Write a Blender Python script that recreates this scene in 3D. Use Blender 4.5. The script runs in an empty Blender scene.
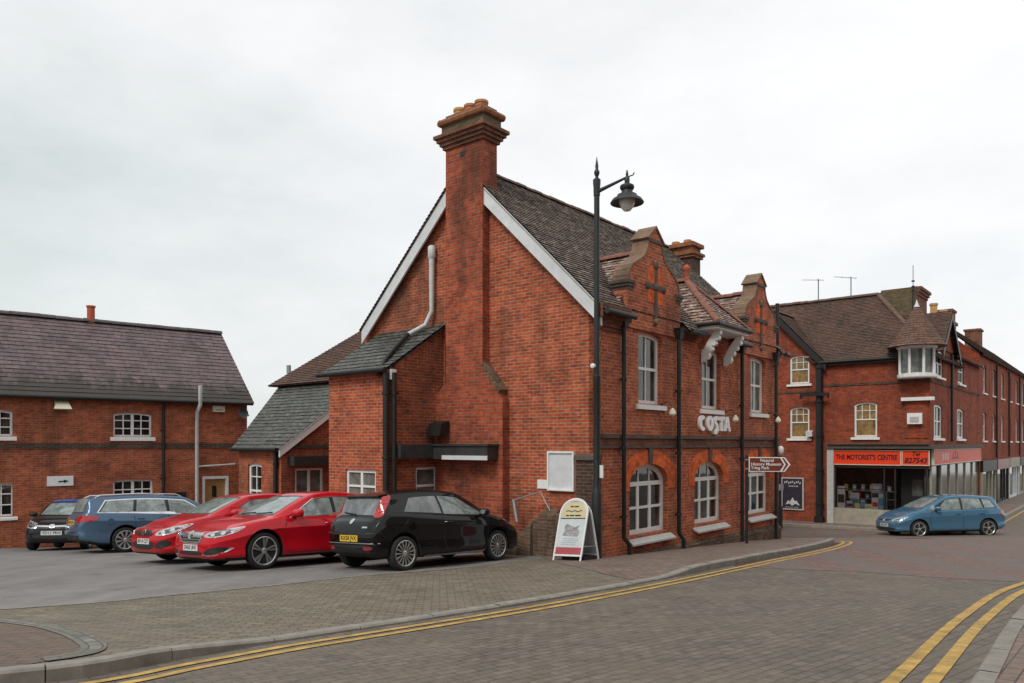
import bpy, bmesh, math, random
from mathutils import Vector, Matrix
from mathutils.bvhtree import BVHTree
from mathutils.geometry import delaunay_2d_cdt
random.seed(7)
R = math.radians
sc = bpy.context.scene
col = sc.collection
CAMZ = 2.6                                   # camera height; the heights "h" below are measured from it

# ------------------------------------------------------------------ ground heights
def Gh(x, y):
    yy = max(y, -25.0)
    if yy < 22: b = -1.27 - .075 * yy
    elif yy < 29: b = -2.92 - .1057 * (yy - 22)
    else: b = -3.66 - .005 * (min(yy, 80) - 29)
    return b + .01 * max(-30, min(30, x))

# ------------------------------------------------------------------ node helpers
def new_mat(name):
    m = bpy.data.materials.new(name); m.use_nodes = True
    nt = m.node_tree; nt.nodes.clear()
    out = nt.nodes.new('ShaderNodeOutputMaterial')
    b = nt.nodes.new('ShaderNodeBsdfPrincipled')
    nt.links.new(b.outputs[0], out.inputs[0])
    return m, nt, b
def N(nt, typ, **kw):
    n = nt.nodes.new(typ)
    for k, v in kw.items():
        if k.startswith('i_'):
            n.inputs[k[2:].replace('_', ' ')].default_value = v
        else: setattr(n, k, v)
    return n
def ramp(nt, fac, stops):
    r = nt.nodes.new('ShaderNodeValToRGB')
    e = r.color_ramp.elements
    while len(e) < len(stops): e.new(0.5)
    for el, (p, c) in zip(e, stops):
        el.position = p; el.color = (c, c, c, 1) if isinstance(c, (int, float)) else (*c, 1)
    nt.links.new(fac, r.inputs[0]); return r.outputs[0]
def mix(nt, fac, a, b, mode='MIX'):
    m = nt.nodes.new('ShaderNodeMix'); m.data_type = 'RGBA'; m.blend_type = mode
    def put(s, v):
        if isinstance(v, (int, float)): m.inputs[s].default_value = v if s == 0 else (v, v, v, 1)
        elif isinstance(v, tuple): m.inputs[s].default_value = (*v[:3], 1)
        else: nt.links.new(v, m.inputs[s])
    put(0, fac); put(6, a); put(7, b)
    return m.outputs[2]
def uvn(nt, scale=None, rot=0, loc=(0, 0, 0)):
    t = nt.nodes.new('ShaderNodeTexCoord')
    mp = nt.nodes.new('ShaderNodeMapping')
    if scale: mp.inputs['Scale'].default_value = scale
    mp.inputs['Rotation'].default_value = (0, 0, rot)
    mp.inputs['Location'].default_value = loc
    nt.links.new(t.outputs['UV'], mp.inputs[0]); return mp.outputs[0]
def noise(nt, vec, scale, detail=4, rough=.6):
    n = N(nt, 'ShaderNodeTexNoise'); n.inputs['Scale'].default_value = scale
    n.inputs['Detail'].default_value = detail; n.inputs['Roughness'].default_value = rough
    nt.links.new(vec, n.inputs['Vector']); return n.outputs[0]
def bump(nt, b, h, strength=.4, dist=.01):
    bp = nt.nodes.new('ShaderNodeBump'); bp.inputs['Strength'].default_value = strength
    bp.inputs['Distance'].default_value = dist
    nt.links.new(h, bp.inputs['Height']); nt.links.new(bp.outputs[0], b.inputs['Normal'])

def brick_mat(name, c1, c2, mortar, stain=.5, dirt=(.05, .035, .025), pale=.25, bw=.225, bh=.075, ms=.011, wild=1.0):
    m, nt, b = new_mat(name)
    uv = uvn(nt)
    # courses wander by a few millimetres, so the bond is never ruler straight
    wob = N(nt, 'ShaderNodeTexNoise'); wob.inputs['Scale'].default_value = 1.7; wob.inputs['Detail'].default_value = 2
    nt.links.new(uv, wob.inputs['Vector'])
    va = N(nt, 'ShaderNodeVectorMath', operation='MULTIPLY_ADD'); va.inputs[1].default_value = (.02, .02, 0)
    nt.links.new(wob.outputs['Color'], va.inputs[0]); nt.links.new(uv, va.inputs[2])
    br = N(nt, 'ShaderNodeTexBrick'); br.offset = .5; br.inputs['Scale'].default_value = 1
    br.inputs['Brick Width'].default_value = bw; br.inputs['Row Height'].default_value = bh
    br.inputs['Mortar Size'].default_value = ms; br.inputs['Mortar Smooth'].default_value = .3
    br.inputs['Bias'].default_value = -.1
    br.inputs['Color1'].default_value = (*c1, 1); br.inputs['Color2'].default_value = (*c2, 1)
    br.inputs['Mortar'].default_value = (*mortar, 1)
    nt.links.new(va.outputs[0], br.inputs['Vector'])
    n1 = noise(nt, uv, .55, 6, .65); n2 = noise(nt, uv, 6.5, 3, .6); n3 = noise(nt, uv, 1.6, 5, .7)
    c = mix(nt, 1, br.outputs[0], ramp(nt, n2, [(.25, (.66, .64, .63)), (.5, (1, 1, 1)), (.75, (1.28, 1.2, 1.12))]), 'MULTIPLY')
    c = mix(nt, 1, c, ramp(nt, n3, [(.3, (.7, .66, .64)), (.55, (1, 1, 1)), (.8, (1.22, 1.1, 1.0))]), 'MULTIPLY')
    # soot and damp: patches with a shape of their own, streaked downwards
    us = uvn(nt, (1, .35, 1), 0, (3.1, 1.7, 0))
    st = noise(nt, us, .9, 7, .7)
    c = mix(nt, ramp(nt, st, [(.47, 0), (.66, stain)]), c, dirt)
    # limey, worn patches
    pl = noise(nt, uvn(nt, None, .4, (9, 4, 0)), 1.1, 8, .75)
    c = mix(nt, ramp(nt, pl, [(.58, 0), (.74, pale)]), c, (.42, .33, .26))
    # odd burnt headers scattered through the wall
    vo = N(nt, 'ShaderNodeTexVoronoi'); vo.inputs['Scale'].default_value = 1; vo.feature = 'F1'
    nt.links.new(uvn(nt, (4.4, 13.3, 1)), vo.inputs['Vector'])
    sp_ = N(nt, 'ShaderNodeSeparateColor'); nt.links.new(vo.outputs['Color'], sp_.inputs[0])
    c = mix(nt, ramp(nt, sp_.outputs[0], [(.82, 0), (.88, .26)]), c, (.07, .035, .03))
    nt.links.new(c, b.inputs['Base Color'])
    b.inputs['Roughness'].default_value = .9; b.inputs['Specular IOR Level'].default_value = .2
    inv = N(nt, 'ShaderNodeMath', operation='SUBTRACT'); inv.inputs[0].default_value = 1
    nt.links.new(br.outputs['Fac'], inv.inputs[1])
    ad = N(nt, 'ShaderNodeMath', operation='MULTIPLY_ADD'); ad.inputs[1].default_value = .6
    nt.links.new(n2, ad.inputs[0]); nt.links.new(inv.outputs[0], ad.inputs[2])
    bump(nt, b, ad.outputs[0], .6, .012)
    return m
def tile_mat(name, c1, c2, joint, w, g, lichen=(.36, .33, .28), lich=.5, moss=(.05, .055, .03), mossa=.5, rough=.85, tint=None, tinta=0, eave=0):
    m, nt, b = new_mat(name)
    uv = uvn(nt)
    br = N(nt, 'ShaderNodeTexBrick'); br.offset = .5; br.inputs['Scale'].default_value = 1
    br.inputs['Brick Width'].default_value = w; br.inputs['Row Height'].default_value = g
    br.inputs['Mortar Size'].default_value = .009; br.inputs['Mortar Smooth'].default_value = .2
    br.inputs['Color1'].default_value = (*c1, 1); br.inputs['Color2'].default_value = (*c2, 1)
    br.inputs['Mortar'].default_value = (*joint, 1)
    nt.links.new(uv, br.inputs['Vector'])
    n1 = noise(nt, uv, .7, 6, .65); n2 = noise(nt, uv, 14, 4, .7); n3 = noise(nt, uv, 2.4, 6, .7)
    c = mix(nt, 1, br.outputs[0], ramp(nt, n3, [(.3, .62), (.5, 1.0), (.75, 1.3)]), 'MULTIPLY')
    if tint: c = mix(nt, ramp(nt, n1, [(.42, 0), (.6, tinta)]), c, tint)
    n4 = noise(nt, uvn(nt, (5, 9, 1), 0, (1, 7, 0)), 1.0, 4, .65)
    c = mix(nt, ramp(nt, n2, [(.52, 0), (.68, lich * .6)]), c, lichen)
    c = mix(nt, ramp(nt, n4, [(.50, 0), (.62, lich)]), c, lichen)
    mo = noise(nt, uvn(nt, (1, .5, 1), 0, (5, 2, 0)), 1.3, 8, .75)
    c = mix(nt, ramp(nt, mo, [(.5, 0), (.66, mossa)]), c, moss)
    if eave:                                   # moss and soot creeping up from the gutter in tongues
        sx = N(nt, 'ShaderNodeSeparateXYZ'); nt.links.new(uv, sx.inputs[0])
        mr = N(nt, 'ShaderNodeMapRange'); mr.inputs[1].default_value = eave; mr.inputs[2].default_value = 0; mr.inputs[3].default_value = 0; mr.inputs[4].default_value = .55
        nt.links.new(sx.outputs[1], mr.inputs[0])
        tn = noise(nt, uvn(nt, (1.6, .5, 1), 0, (2, 3, 0)), 1.6, 6, .75)
        ad = N(nt, 'ShaderNodeMath', operation='ADD'); nt.links.new(mr.outputs[0], ad.inputs[0]); nt.links.new(tn, ad.inputs[1])
        c = mix(nt, ramp(nt, ad.outputs[0], [(.72, 0), (.86, .85)]), c, (.045, .042, .034))
    nt.links.new(c, b.inputs['Base Color']); b.inputs['Roughness'].default_value = rough
    b.inputs['Specular IOR Level'].default_value = .3
    bump(nt, b, n2, .5, .01)
    return m
def plain(name, c, rough=.6, metal=0, var=.12, scale=6, spec=.5, bumps=0, coat=0):
    m, nt, b = new_mat(name)
    t = nt.nodes.new('ShaderNodeTexCoord')
    n = noise(nt, t.outputs['Object'], scale, 5, .65)
    cc = mix(nt, 1, (*c,), ramp(nt, n, [(.3, 1 - var), (.7, 1 + var)]), 'MULTIPLY')
    nt.links.new(cc, b.inputs['Base Color'])
    b.inputs['Roughness'].default_value = rough; b.inputs['Metallic'].default_value = metal
    b.inputs['Specular IOR Level'].default_value = spec
    if coat: b.inputs['Coat Weight'].default_value = coat; b.inputs['Coat Roughness'].default_value = .04
    if bumps: bump(nt, b, n, bumps, .01)
    return m
def paint(name, c, rough=.35, flake=0.0):
    m, nt, b = new_mat(name)
    t = nt.nodes.new('ShaderNodeTexCoord')
    n = noise(nt, t.outputs['Object'], 2.2, 6, .7)
    # thin road film, heavier low down where the dirt is thrown
    sx = N(nt, 'ShaderNodeSeparateXYZ'); nt.links.new(t.outputs['Object'], sx.inputs[0])
    lo = N(nt, 'ShaderNodeMapRange'); lo.inputs[1].default_value = .42; lo.inputs[2].default_value = .12
    nt.links.new(sx.outputs[2], lo.inputs[0])
    mu = N(nt, 'ShaderNodeMath', operation='MULTIPLY'); nt.links.new(lo.outputs[0], mu.inputs[0]); nt.links.new(n, mu.inputs[1])
    mu2 = N(nt, 'ShaderNodeMath', operation='MULTIPLY'); mu2.inputs[1].default_value = .38; nt.links.new(mu.outputs[0], mu2.inputs[0])
    cc = mix(nt, mu2.outputs[0], (*c,), (.11, .095, .08))
    nt.links.new(cc, b.inputs['Base Color'])
    b.inputs['Roughness'].default_value = rough; b.inputs['Metallic'].default_value = flake
    b.inputs['Specular IOR Level'].default_value = .08; b.inputs['Coat Weight'].default_value = .75; b.inputs['Coat Roughness'].default_value = .03; b.inputs['Coat IOR'].default_value = 1.45
    return m
def paving_mat(name, c1, c2, mortar, bw, bh, rot, blotch=(.16, .15, .10), bl=.35, bands=None):
    m, nt, b = new_mat(name)
    uv = uvn(nt, None, rot)
    br = N(nt, 'ShaderNodeTexBrick'); br.offset = .5; br.inputs['Scale'].default_value = 1
    br.inputs['Brick Width'].default_value = bw; br.inputs['Row Height'].default_value = bh
    br.inputs['Mortar Size'].default_value = .007; br.inputs['Mortar Smooth'].default_value = .3
    br.inputs['Color1'].default_value = (*c1, 1); br.inputs['Color2'].default_value = (*c2, 1)
    br.inputs['Mortar'].default_value = (*mortar, 1)
    nt.links.new(uv, br.inputs['Vector'])
    n1 = noise(nt, uv, .5, 7, .7); n2 = noise(nt, uv, 9, 4, .65); n3 = noise(nt, uv, 1.8, 5, .65)
    c = mix(nt, 1, br.outputs[0], ramp(nt, n2, [(.25, .62), (.5, 1.0), (.75, 1.3)]), 'MULTIPLY')
    c = mix(nt, 1, c, ramp(nt, n3, [(.3, .78), (.7, 1.18)]), 'MULTIPLY')
    if bands:
        wv = N(nt, 'ShaderNodeTexWave'); wv.bands_direction = 'Y'; wv.inputs['Scale'].default_value = bands[0]
        wv.inputs['Distortion'].default_value = 1.2
        nt.links.new(uv, wv.inputs['Vector'])
        c = mix(nt, ramp(nt, wv.outputs[1], [(.45, 0), (.75, bands[2])]), c, bands[1])
    c = mix(nt, ramp(nt, n1, [(.45, 0), (.7, bl)]), c, blotch)
    nt.links.new(c, b.inputs['Base Color'])
    tr = noise(nt, uvn(nt, (.16, 1.5, 1), rot, (0, 4, 0)), 1.0, 4, .55)      # worn wheel tracks along the run of the road
    c = mix(nt, 1, c, ramp(nt, tr, [(.35, .88), (.6, 1.05)]), 'MULTIPLY')
    sp = noise(nt, uv, 2.9, 2, .5); c = mix(nt, ramp(nt, sp, [(.70, 0), (.76, .5)]), c, (.05, .045, .04))
    nt.links.new(ramp(nt, n3, [(.3, .62), (.7, .85)]), b.inputs['Roughness'])
    b.inputs['Specular IOR Level'].default_value = .35
    inv = N(nt, 'ShaderNodeMath', operation='SUBTRACT'); inv.inputs[0].default_value = 1
    nt.links.new(br.outputs['Fac'], inv.inputs[1])
    ad = N(nt, 'ShaderNodeMath', operation='MULTIPLY_ADD'); ad.inputs[1].default_value = .5
    nt.links.new(n2, ad.inputs[0]); nt.links.new(inv.outputs[0], ad.inputs[2])
    bump(nt, b, ad.outputs[0], .45, .007)
    return m
def glass_mat(name, c=(.012, .014, .014), rough=.05, spec=.5, inner=None):
    m, nt, b = new_mat(name)
    t = nt.nodes.new('ShaderNodeTexCoord')
    n = noise(nt, t.outputs['Object'], 1.3, 3, .6); n2 = noise(nt, t.outputs['Object'], 4.5, 4, .7)
    inner = inner or (.05, .05, .046)
    cc = mix(nt, ramp(nt, n, [(.45, 0), (.62, 1)]), (*c,), inner)
    cc = mix(nt, 1, cc, ramp(nt, n2, [(.3, .55), (.7, 1.5)]), 'MULTIPLY')
    nt.links.new(cc, b.inputs['Base Color'])
    b.inputs['Roughness'].default_value = rough; b.inputs['Specular IOR Level'].default_value = spec
    bump(nt, b, n, .05, .02)
    return m

M = {}
M['brick'] = brick_mat('gable_brick', (.54, .112, .043), (.34, .062, .031), (.40, .27, .19), .62, pale=.35)
M['brick_street'] = brick_mat('street_brick', (.62, .135, .054), (.39, .08, .038), (.42, .30, .21), .5, pale=.35)
M['brick_stack'] = brick_mat('stack_brick', (.52, .094, .038), (.31, .055, .027), (.27, .18, .13), .65, (.04, .027, .02), pale=.2)
M['brick_dark'] = brick_mat('dark_brick', (.11, .06, .045), (.06, .04, .032), (.16, .13, .1), .5, pale=.25)
M['brick_left'] = brick_mat('cottage_brick', (.53, .12, .047), (.34, .07, .033), (.33, .21, .145), .5, pale=.2)
M['brick_right'] = brick_mat('shop_brick', (.40, .082, .036), (.27, .054, .027), (.22, .10, .07), .45, (.06, .03, .025), pale=.1)
M['brick_orange'] = brick_mat('orange_brick', (.86, .18, .055), (.74, .145, .048), (.48, .15, .07), .25, (.2, .07, .04), pale=.1, bw=.075, bh=.225, ms=.004)
M['brick_head'] = brick_mat('rubbed_brick', (.46, .095, .05), (.34, .07, .04), (.3, .14, .09), .5, pale=.1, bw=.075, bh=.225, ms=.006)
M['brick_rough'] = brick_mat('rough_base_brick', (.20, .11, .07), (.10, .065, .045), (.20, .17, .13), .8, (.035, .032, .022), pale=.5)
M['tile'] = tile_mat('clay_tile', (.19, .115, .088), (.10, .073, .062), (.03, .025, .022), .17, .11, (.46, .42, .37), .55, (.05, .045, .034), .5)
M['tile_red'] = tile_mat('red_clay_tile', (.30, .135, .10), (.17, .10, .08), (.03, .022, .02), .17, .11, (.50, .46, .40), .85, (.06, .05, .035), .4)
M['tile_brown'] = tile_mat('brown_tile', (.115, .066, .05), (.085, .052, .042), (.03, .022, .02), .17, .11, (.24, .19, .15), .3, (.045, .035, .025), .5, tint=(.17, .075, .05), tinta=.5)
M['tile_hot'] = tile_mat('turret_tile', (.22, .105, .072), (.13, .075, .058), (.03, .022, .02), .17, .11, (.26, .2, .15), .3, (.07, .05, .035), .3)
M['slate'] = tile_mat('purple_slate', (.165, .112, .117), (.115, .086, .093), (.05, .035, .036), .42, .22, (.30, .26, .25), .2, (.055, .048, .044), .7, .7, eave=1.9)
M['slate_dark'] = tile_mat('mossy_slate', (.075, .074, .062), (.046, .046, .039), (.022, .022, .02), .36, .2, (.24, .245, .225), .45, (.05, .057, .034), .6, .55)
M['white'] = plain('white_paint', (.82, .82, .80), .5, var=.06, scale=9)
M['white_board'] = plain('weathered_white_board', (.66, .67, .68), .6, var=.12, scale=3)
M['grey_sill'] = plain('grey_stone_sill', (.47, .46, .43), .8, var=.15, scale=8, bumps=.2)
M['stone'] = plain('mossy_stone', (.20, .125, .08), .9, var=.4, scale=4, bumps=.5)
M['brick_brown'] = brick_mat('sooty_brick', (.29, .095, .055), (.17, .065, .042), (.2, .15, .11), .6, pale=.3)
M['stone_dark'] = plain('dark_moulded_stone', (.10, .075, .06), .85, var=.35, scale=5, bumps=.4)
M['lichen'] = plain('lichened_cap', (.25, .10, .05), .9, var=.5, scale=5, bumps=.6)
M['mossbrick'] = brick_mat('mossy_brick', (.20, .14, .085), (.12, .095, .055), (.16, .14, .09), .5, (.10, .1, .045), pale=.4)
M['black'] = plain('black_paint', (.012, .012, .013), .5, var=.2)
M['gutter'] = plain('black_gutter', (.013, .014, .013), .5, var=.3)
M['lead'] = plain('dark_lead', (.035, .036, .036), .55, var=.35, scale=4, bumps=.3)
M['pipe_white'] = plain('dull_white_pipe', (.55, .56, .55), .5, var=.15)
M['terracotta'] = plain('terracotta_pot', (.46, .20, .09), .85, var=.25, scale=7)
M['terracotta_red'] = plain('red_clay_pot', (.42, .085, .045), .8, var=.2)
M['ochre'] = plain('ochre_pot', (.52, .30, .12), .85, var=.2)
M['ridge'] = plain('red_ridge_tile', (.24, .10, .07), .85, var=.3, scale=6, bumps=.3)
M['ridge_brown'] = plain('brown_ridge_tile', (.13, .075, .055), .85, var=.35, scale=6, bumps=.3)
M['ridge_grey'] = plain('grey_ridge_tile', (.10, .088, .082), .85, var=.3, scale=6, bumps=.3)
M['pane'] = glass_mat('window_pane', (.008, .010, .010), .03, .7, (.055, .052, .045))
M['pane_grey'] = glass_mat('curtained_pane', (.10, .11, .10), .08, .5, (.19, .19, .17))
M['pane_tan'] = glass_mat('blind_pane', (.30, .19, .08), .12, .5, (.17, .12, .06))
M['wood'] = plain('varnished_door', (.42, .22, .09), .5, var=.15, scale=5)
M['cream'] = plain('cream_plastic', (.68, .64, .47), .5, var=.08)
M['riser'] = plain('dull_cream_riser', (.36, .32, .25), .7, var=.2, scale=3)
M['letter_white'] = plain('bright_white_letters', (.92, .92, .90), .4, var=.03)
M['metal'] = plain('galvanised_steel', (.38, .39, .39), .45, .6, .15)
M['lamp_grey'] = plain('dark_grey_lamp_paint', (.018, .021, .022), .5, var=.2, scale=8)
M['orange_sign'] = plain('orange_sign_face', (.83, .052, .012), .45, var=.05)
M['pink_sign'] = plain('faded_sign_face', (.68, .085, .04), .5, var=.2, scale=3)
M['sign_red'] = plain('dark_red_mark', (.28, .01, .015), .5)
M['brown_sign'] = plain('brown_sign_face', (.17, .042, .028), .4, var=.06)
M['yellow_line'] = plain('worn_yellow_line', (.46, .29, .075), .75, var=.4, scale=7)
M['kerb'] = plain('granite_kerb', (.255, .235, .205), .85, var=.25, scale=5, bumps=.4)
M['sett'] = paving_mat('grey_setts', (.215, .205, .18), (.16, .155, .138), (.08, .078, .07), .2, .1, 0)

# ------------------------------------------------------------------ mesh builder
class MB:
    def __init__(s): s.v = []; s.f = []; s.m = []; s.uv = []
    def poly(s, pts, mi=0, uv=None):
        i = len(s.v); s.v += [Vector(p) for p in pts]
        s.f.append(list(range(i, i + len(pts)))); s.m.append(mi); s.uv.append(uv)
    def box(s, F, t0, t1, h0, h1, o0, o1, mi=0):
        P = [F(t, h, o) for t in (t0, t1) for h in (h0, h1) for o in (o0, o1)]
        for q in ((0, 1, 3, 2), (4, 6, 7, 5), (0, 4, 5, 1), (2, 3, 7, 6), (0, 2, 6, 4), (1, 5, 7, 3)): s.poly([P[k] for k in q], mi)
    def hexa(s, A, B, mi=0):      # two quads A, B (matching corners)
        s.poly(A, mi); s.poly(B[::-1], mi); n = len(A)
        for k in range(n): s.poly([A[k], B[k], B[(k + 1) % n], A[(k + 1) % n]], mi)
    def tube(s, path, r, n=10, mi=0, caps=True):
        path = [Vector(p) for p in path]; rs = r if isinstance(r, (list, tuple)) else [r] * len(path)
        rings = []; up = None
        for i, p in enumerate(path):
            d = ((path[i + 1] - p) if i + 1 < len(path) else (p - path[i - 1])).normalized()
            if 0 < i < len(path) - 1: d = (d + (p - path[i - 1]).normalized()).normalized()
            if up is None: up = Vector((0, 0, 1)) if abs(d.z) < .9 else Vector((1, 0, 0))
            a = d.cross(up).normalized(); b = a.cross(d); up = b
            rings.append([p + (a * math.cos(2 * math.pi * k / n) + b * math.sin(2 * math.pi * k / n)) * rs[i] for k in range(n)])
        for A, B in zip(rings, rings[1:]):
            for k in range(n): s.poly([A[k], A[(k + 1) % n], B[(k + 1) % n], B[k]], mi)
        if caps: s.poly(rings[0][::-1], mi); s.poly(rings[-1], mi)
    def lathe(s, base, prof, n=20, mi=0, axis=Vector((0, 0, 1)), ux=None):
        axis = Vector(axis); ux = Vector(ux) if ux else (Vector((1, 0, 0)) if abs(axis.x) < .9 else Vector((0, 1, 0)))
        uy = axis.cross(ux).normalized(); ux = uy.cross(axis).normalized(); base = Vector(base)
        rings = [[base + axis * z + (ux * math.cos(2 * math.pi * k / n) + uy * math.sin(2 * math.pi * k / n)) * r for k in range(n)] for r, z in prof]
        for A, B in zip(rings, rings[1:]):
            for k in range(n): s.poly([A[k], A[(k + 1) % n], B[(k + 1) % n], B[k]], mi)
        s.poly(rings[0][::-1], mi); s.poly(rings[-1], mi)
    def prism(s, F, outer, o0, o1, holes=(), mi=0, mi_hole=None, back=True):
        vs = []; es = []
        for lp in [outer] + list(holes):
            i = len(vs); n = len(lp); vs += [Vector(p) for p in lp]; es += [(i + k, i + (k + 1) % n) for k in range(n)]
        r = delaunay_2d_cdt(vs, es, [], 0, 1e-6)
        def inside(q, L):
            c = False; j = len(L) - 1
            for i in range(len(L)):
                if (L[i][1] > q[1]) != (L[j][1] > q[1]) and q[0] < (L[j][0] - L[i][0]) * (q[1] - L[i][1]) / (L[j][1] - L[i][1]) + L[i][0]: c = not c
                j = i
            return c
        for f in r[2]:
            p = [r[0][k] for k in f]; q = sum(p, Vector((0, 0))) / len(p)
            if not inside(q, outer) or any(inside(q, L) for L in holes): continue
            s.poly([F(q.x, q.y, o1) for q in p], mi)
            if back: s.poly([F(q.x, q.y, o0) for q in p[::-1]], mi)
        for j, lp in enumerate([outer] + list(holes)):
            n = len(lp)
            for k in range(n):
                a, b = lp[k], lp[(k + 1) % n]
                s.poly([F(a[0], a[1], o0), F(b[0], b[1], o0), F(b[0], b[1], o1), F(a[0], a[1], o1)], mi if (j == 0 or mi_hole is None) else mi_hole)
    def build(s, name, mats, parent=None, smooth=None, merge=True, z=CAMZ, recalc=True):
        if not isinstance(mats, (list, tuple)): mats = [mats]
        o3 = Vector((0, 0, 0)); p = parent
        while p is not None: o3 += Vector(p.location); p = p.parent
        bm = bmesh.new(); uvl = bm.loops.layers.uv.new('UVMap')
        for pts, mi, uv in zip(s.f, s.m, s.uv):
            try: f = bm.faces.new([bm.verts.new(s.v[k] + Vector((0, 0, z)) - o3) for k in pts])
            except ValueError: continue
            f.material_index = mi
            if uv:
                for l, c in zip(f.loops, uv): l[uvl].uv = c
            else:
                n = f.normal if f.normal.length > 0 else Vector((0, 0, 1)); f.normal_update(); n = f.normal
                if abs(n.z) > .95: T = Vector((1, 0, 0)); S = Vector((0, 1, 0))
                else:
                    T = Vector((0, 0, 1)).cross(n).normalized()
                    if T.x < 0 or (abs(T.x) < 1e-4 and T.y < 0): T = -T
                    S = n.cross(T)
                    if S.z < 0: S = -S
                for l in f.loops:
                    w = l.vert.co + o3; l[uvl].uv = (w.dot(T), w.dot(S))
        if merge: bmesh.ops.remove_doubles(bm, verts=bm.verts, dist=.0004)
        if recalc: bmesh.ops.recalc_face_normals(bm, faces=bm.faces)
        me = bpy.data.meshes.new(name); bm.to_mesh(me); bm.free()
        for m in mats: me.materials.append(M[m] if isinstance(m, str) else m)
        if smooth:
            me.shade_smooth(); me.set_sharp_from_angle(angle=R(smooth))
        ob = bpy.data.objects.new(name, me); col.objects.link(ob)
        if parent is not None: ob.parent = parent
        return ob

def tag(o, label, cat, group=None):
    o['label'] = label; o['category'] = cat
    if group: o['group'] = group
    return o
def struct(o): o['kind'] = 'structure'; return o
def empty(name, loc, label, cat, group=None):
    o = bpy.data.objects.new(name, None); o.empty_display_size = .3; col.objects.link(o)
    o.location = loc
    return tag(o, label, cat, group)
def recenter(o, loc):
    """move a one-mesh thing's origin to its base point"""
    L = Vector(loc); o.data.transform(Matrix.Translation(-L)); o.location = L; return o

def frame(O, d, n):
    O = Vector((O[0], O[1], 0)); d = Vector((d[0], d[1], 0)); n = Vector((n[0], n[1], 0))
    F = lambda t, h, o=0: O + d * t + n * o + Vector((0, 0, h))
    F.O = O; F.d = d; F.n = n
    return F
U = Vector((.63751, .77045)); V = Vector((-.77045, .63751))
C0 = (1.8847, 16.2)
S_ = frame(C0, U, -V)                     # street wall: t along, o towards the street
Gb = frame(C0, V, -U)                     # gable wall: t leftwards, o towards the viewer
LU = Vector((.7576, .6527)); LN = Vector((.6527, -.7576))
LS = 1.12                                 # the cottage stands back from the parked cars
_Lf = frame((-8.83 * LS, 25.5 * LS), -LU, LN)
Lf = lambda t, h, o=0: _Lf(t * LS, h * LS, o * LS)          # cottage front: t leftwards
Lf.O, Lf.d, Lf.n = _Lf.O, _Lf.d, _Lf.n
Rf = frame((14.19, 33.5), -V, -U)         # shop front: t rightwards
K0 = Rf(3.68, 0, 0); Kf = frame((K0.x, K0.y), U, -V)

def text_obj(string, F, t, h, o, size, mat, parent, name='lettering', right=1, align='CENTER', ext=.004, bold=0, sx=1.0, shear=0, fit=None):
    cu = bpy.data.curves.new('t', 'FONT'); cu.body = string; cu.size = size; cu.extrude = ext; cu.offset = bold
    cu.align_x = align; cu.align_y = 'CENTER'; cu.shear = shear; cu.resolution_u = 3; cu.space_line = .95
    ob = bpy.data.objects.new('t', cu); col.objects.link(ob)
    dg = bpy.context.evaluated_depsgraph_get(); dg.update()
    me = bpy.data.meshes.new_from_object(ob.evaluated_get(dg)); bpy.data.objects.remove(ob); bpy.data.curves.remove(cu)
    if fit: sx = fit / (max(v.co.x for v in me.vertices) - min(v.co.x for v in me.vertices))
    rt = F.d * right; nn = F.n; P0 = F(t, h, o) + Vector((0, 0, CAMZ)); p = parent
    while p is not None: P0 -= Vector(p.location); p = p.parent
    mw = Matrix(((rt.x * sx, 0, nn.x, P0.x), (rt.y * sx, 0, nn.y, P0.y), (0, 1, 0, P0.z), (0, 0, 0, 1)))
    me.transform(mw); me.name = name; me.materials.clear(); me.materials.append(M[mat] if isinstance(mat, str) else mat)
    ob = bpy.data.objects.new(name, me); col.objects.link(ob)
    if parent is not None: ob.parent = parent
    return ob

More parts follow.
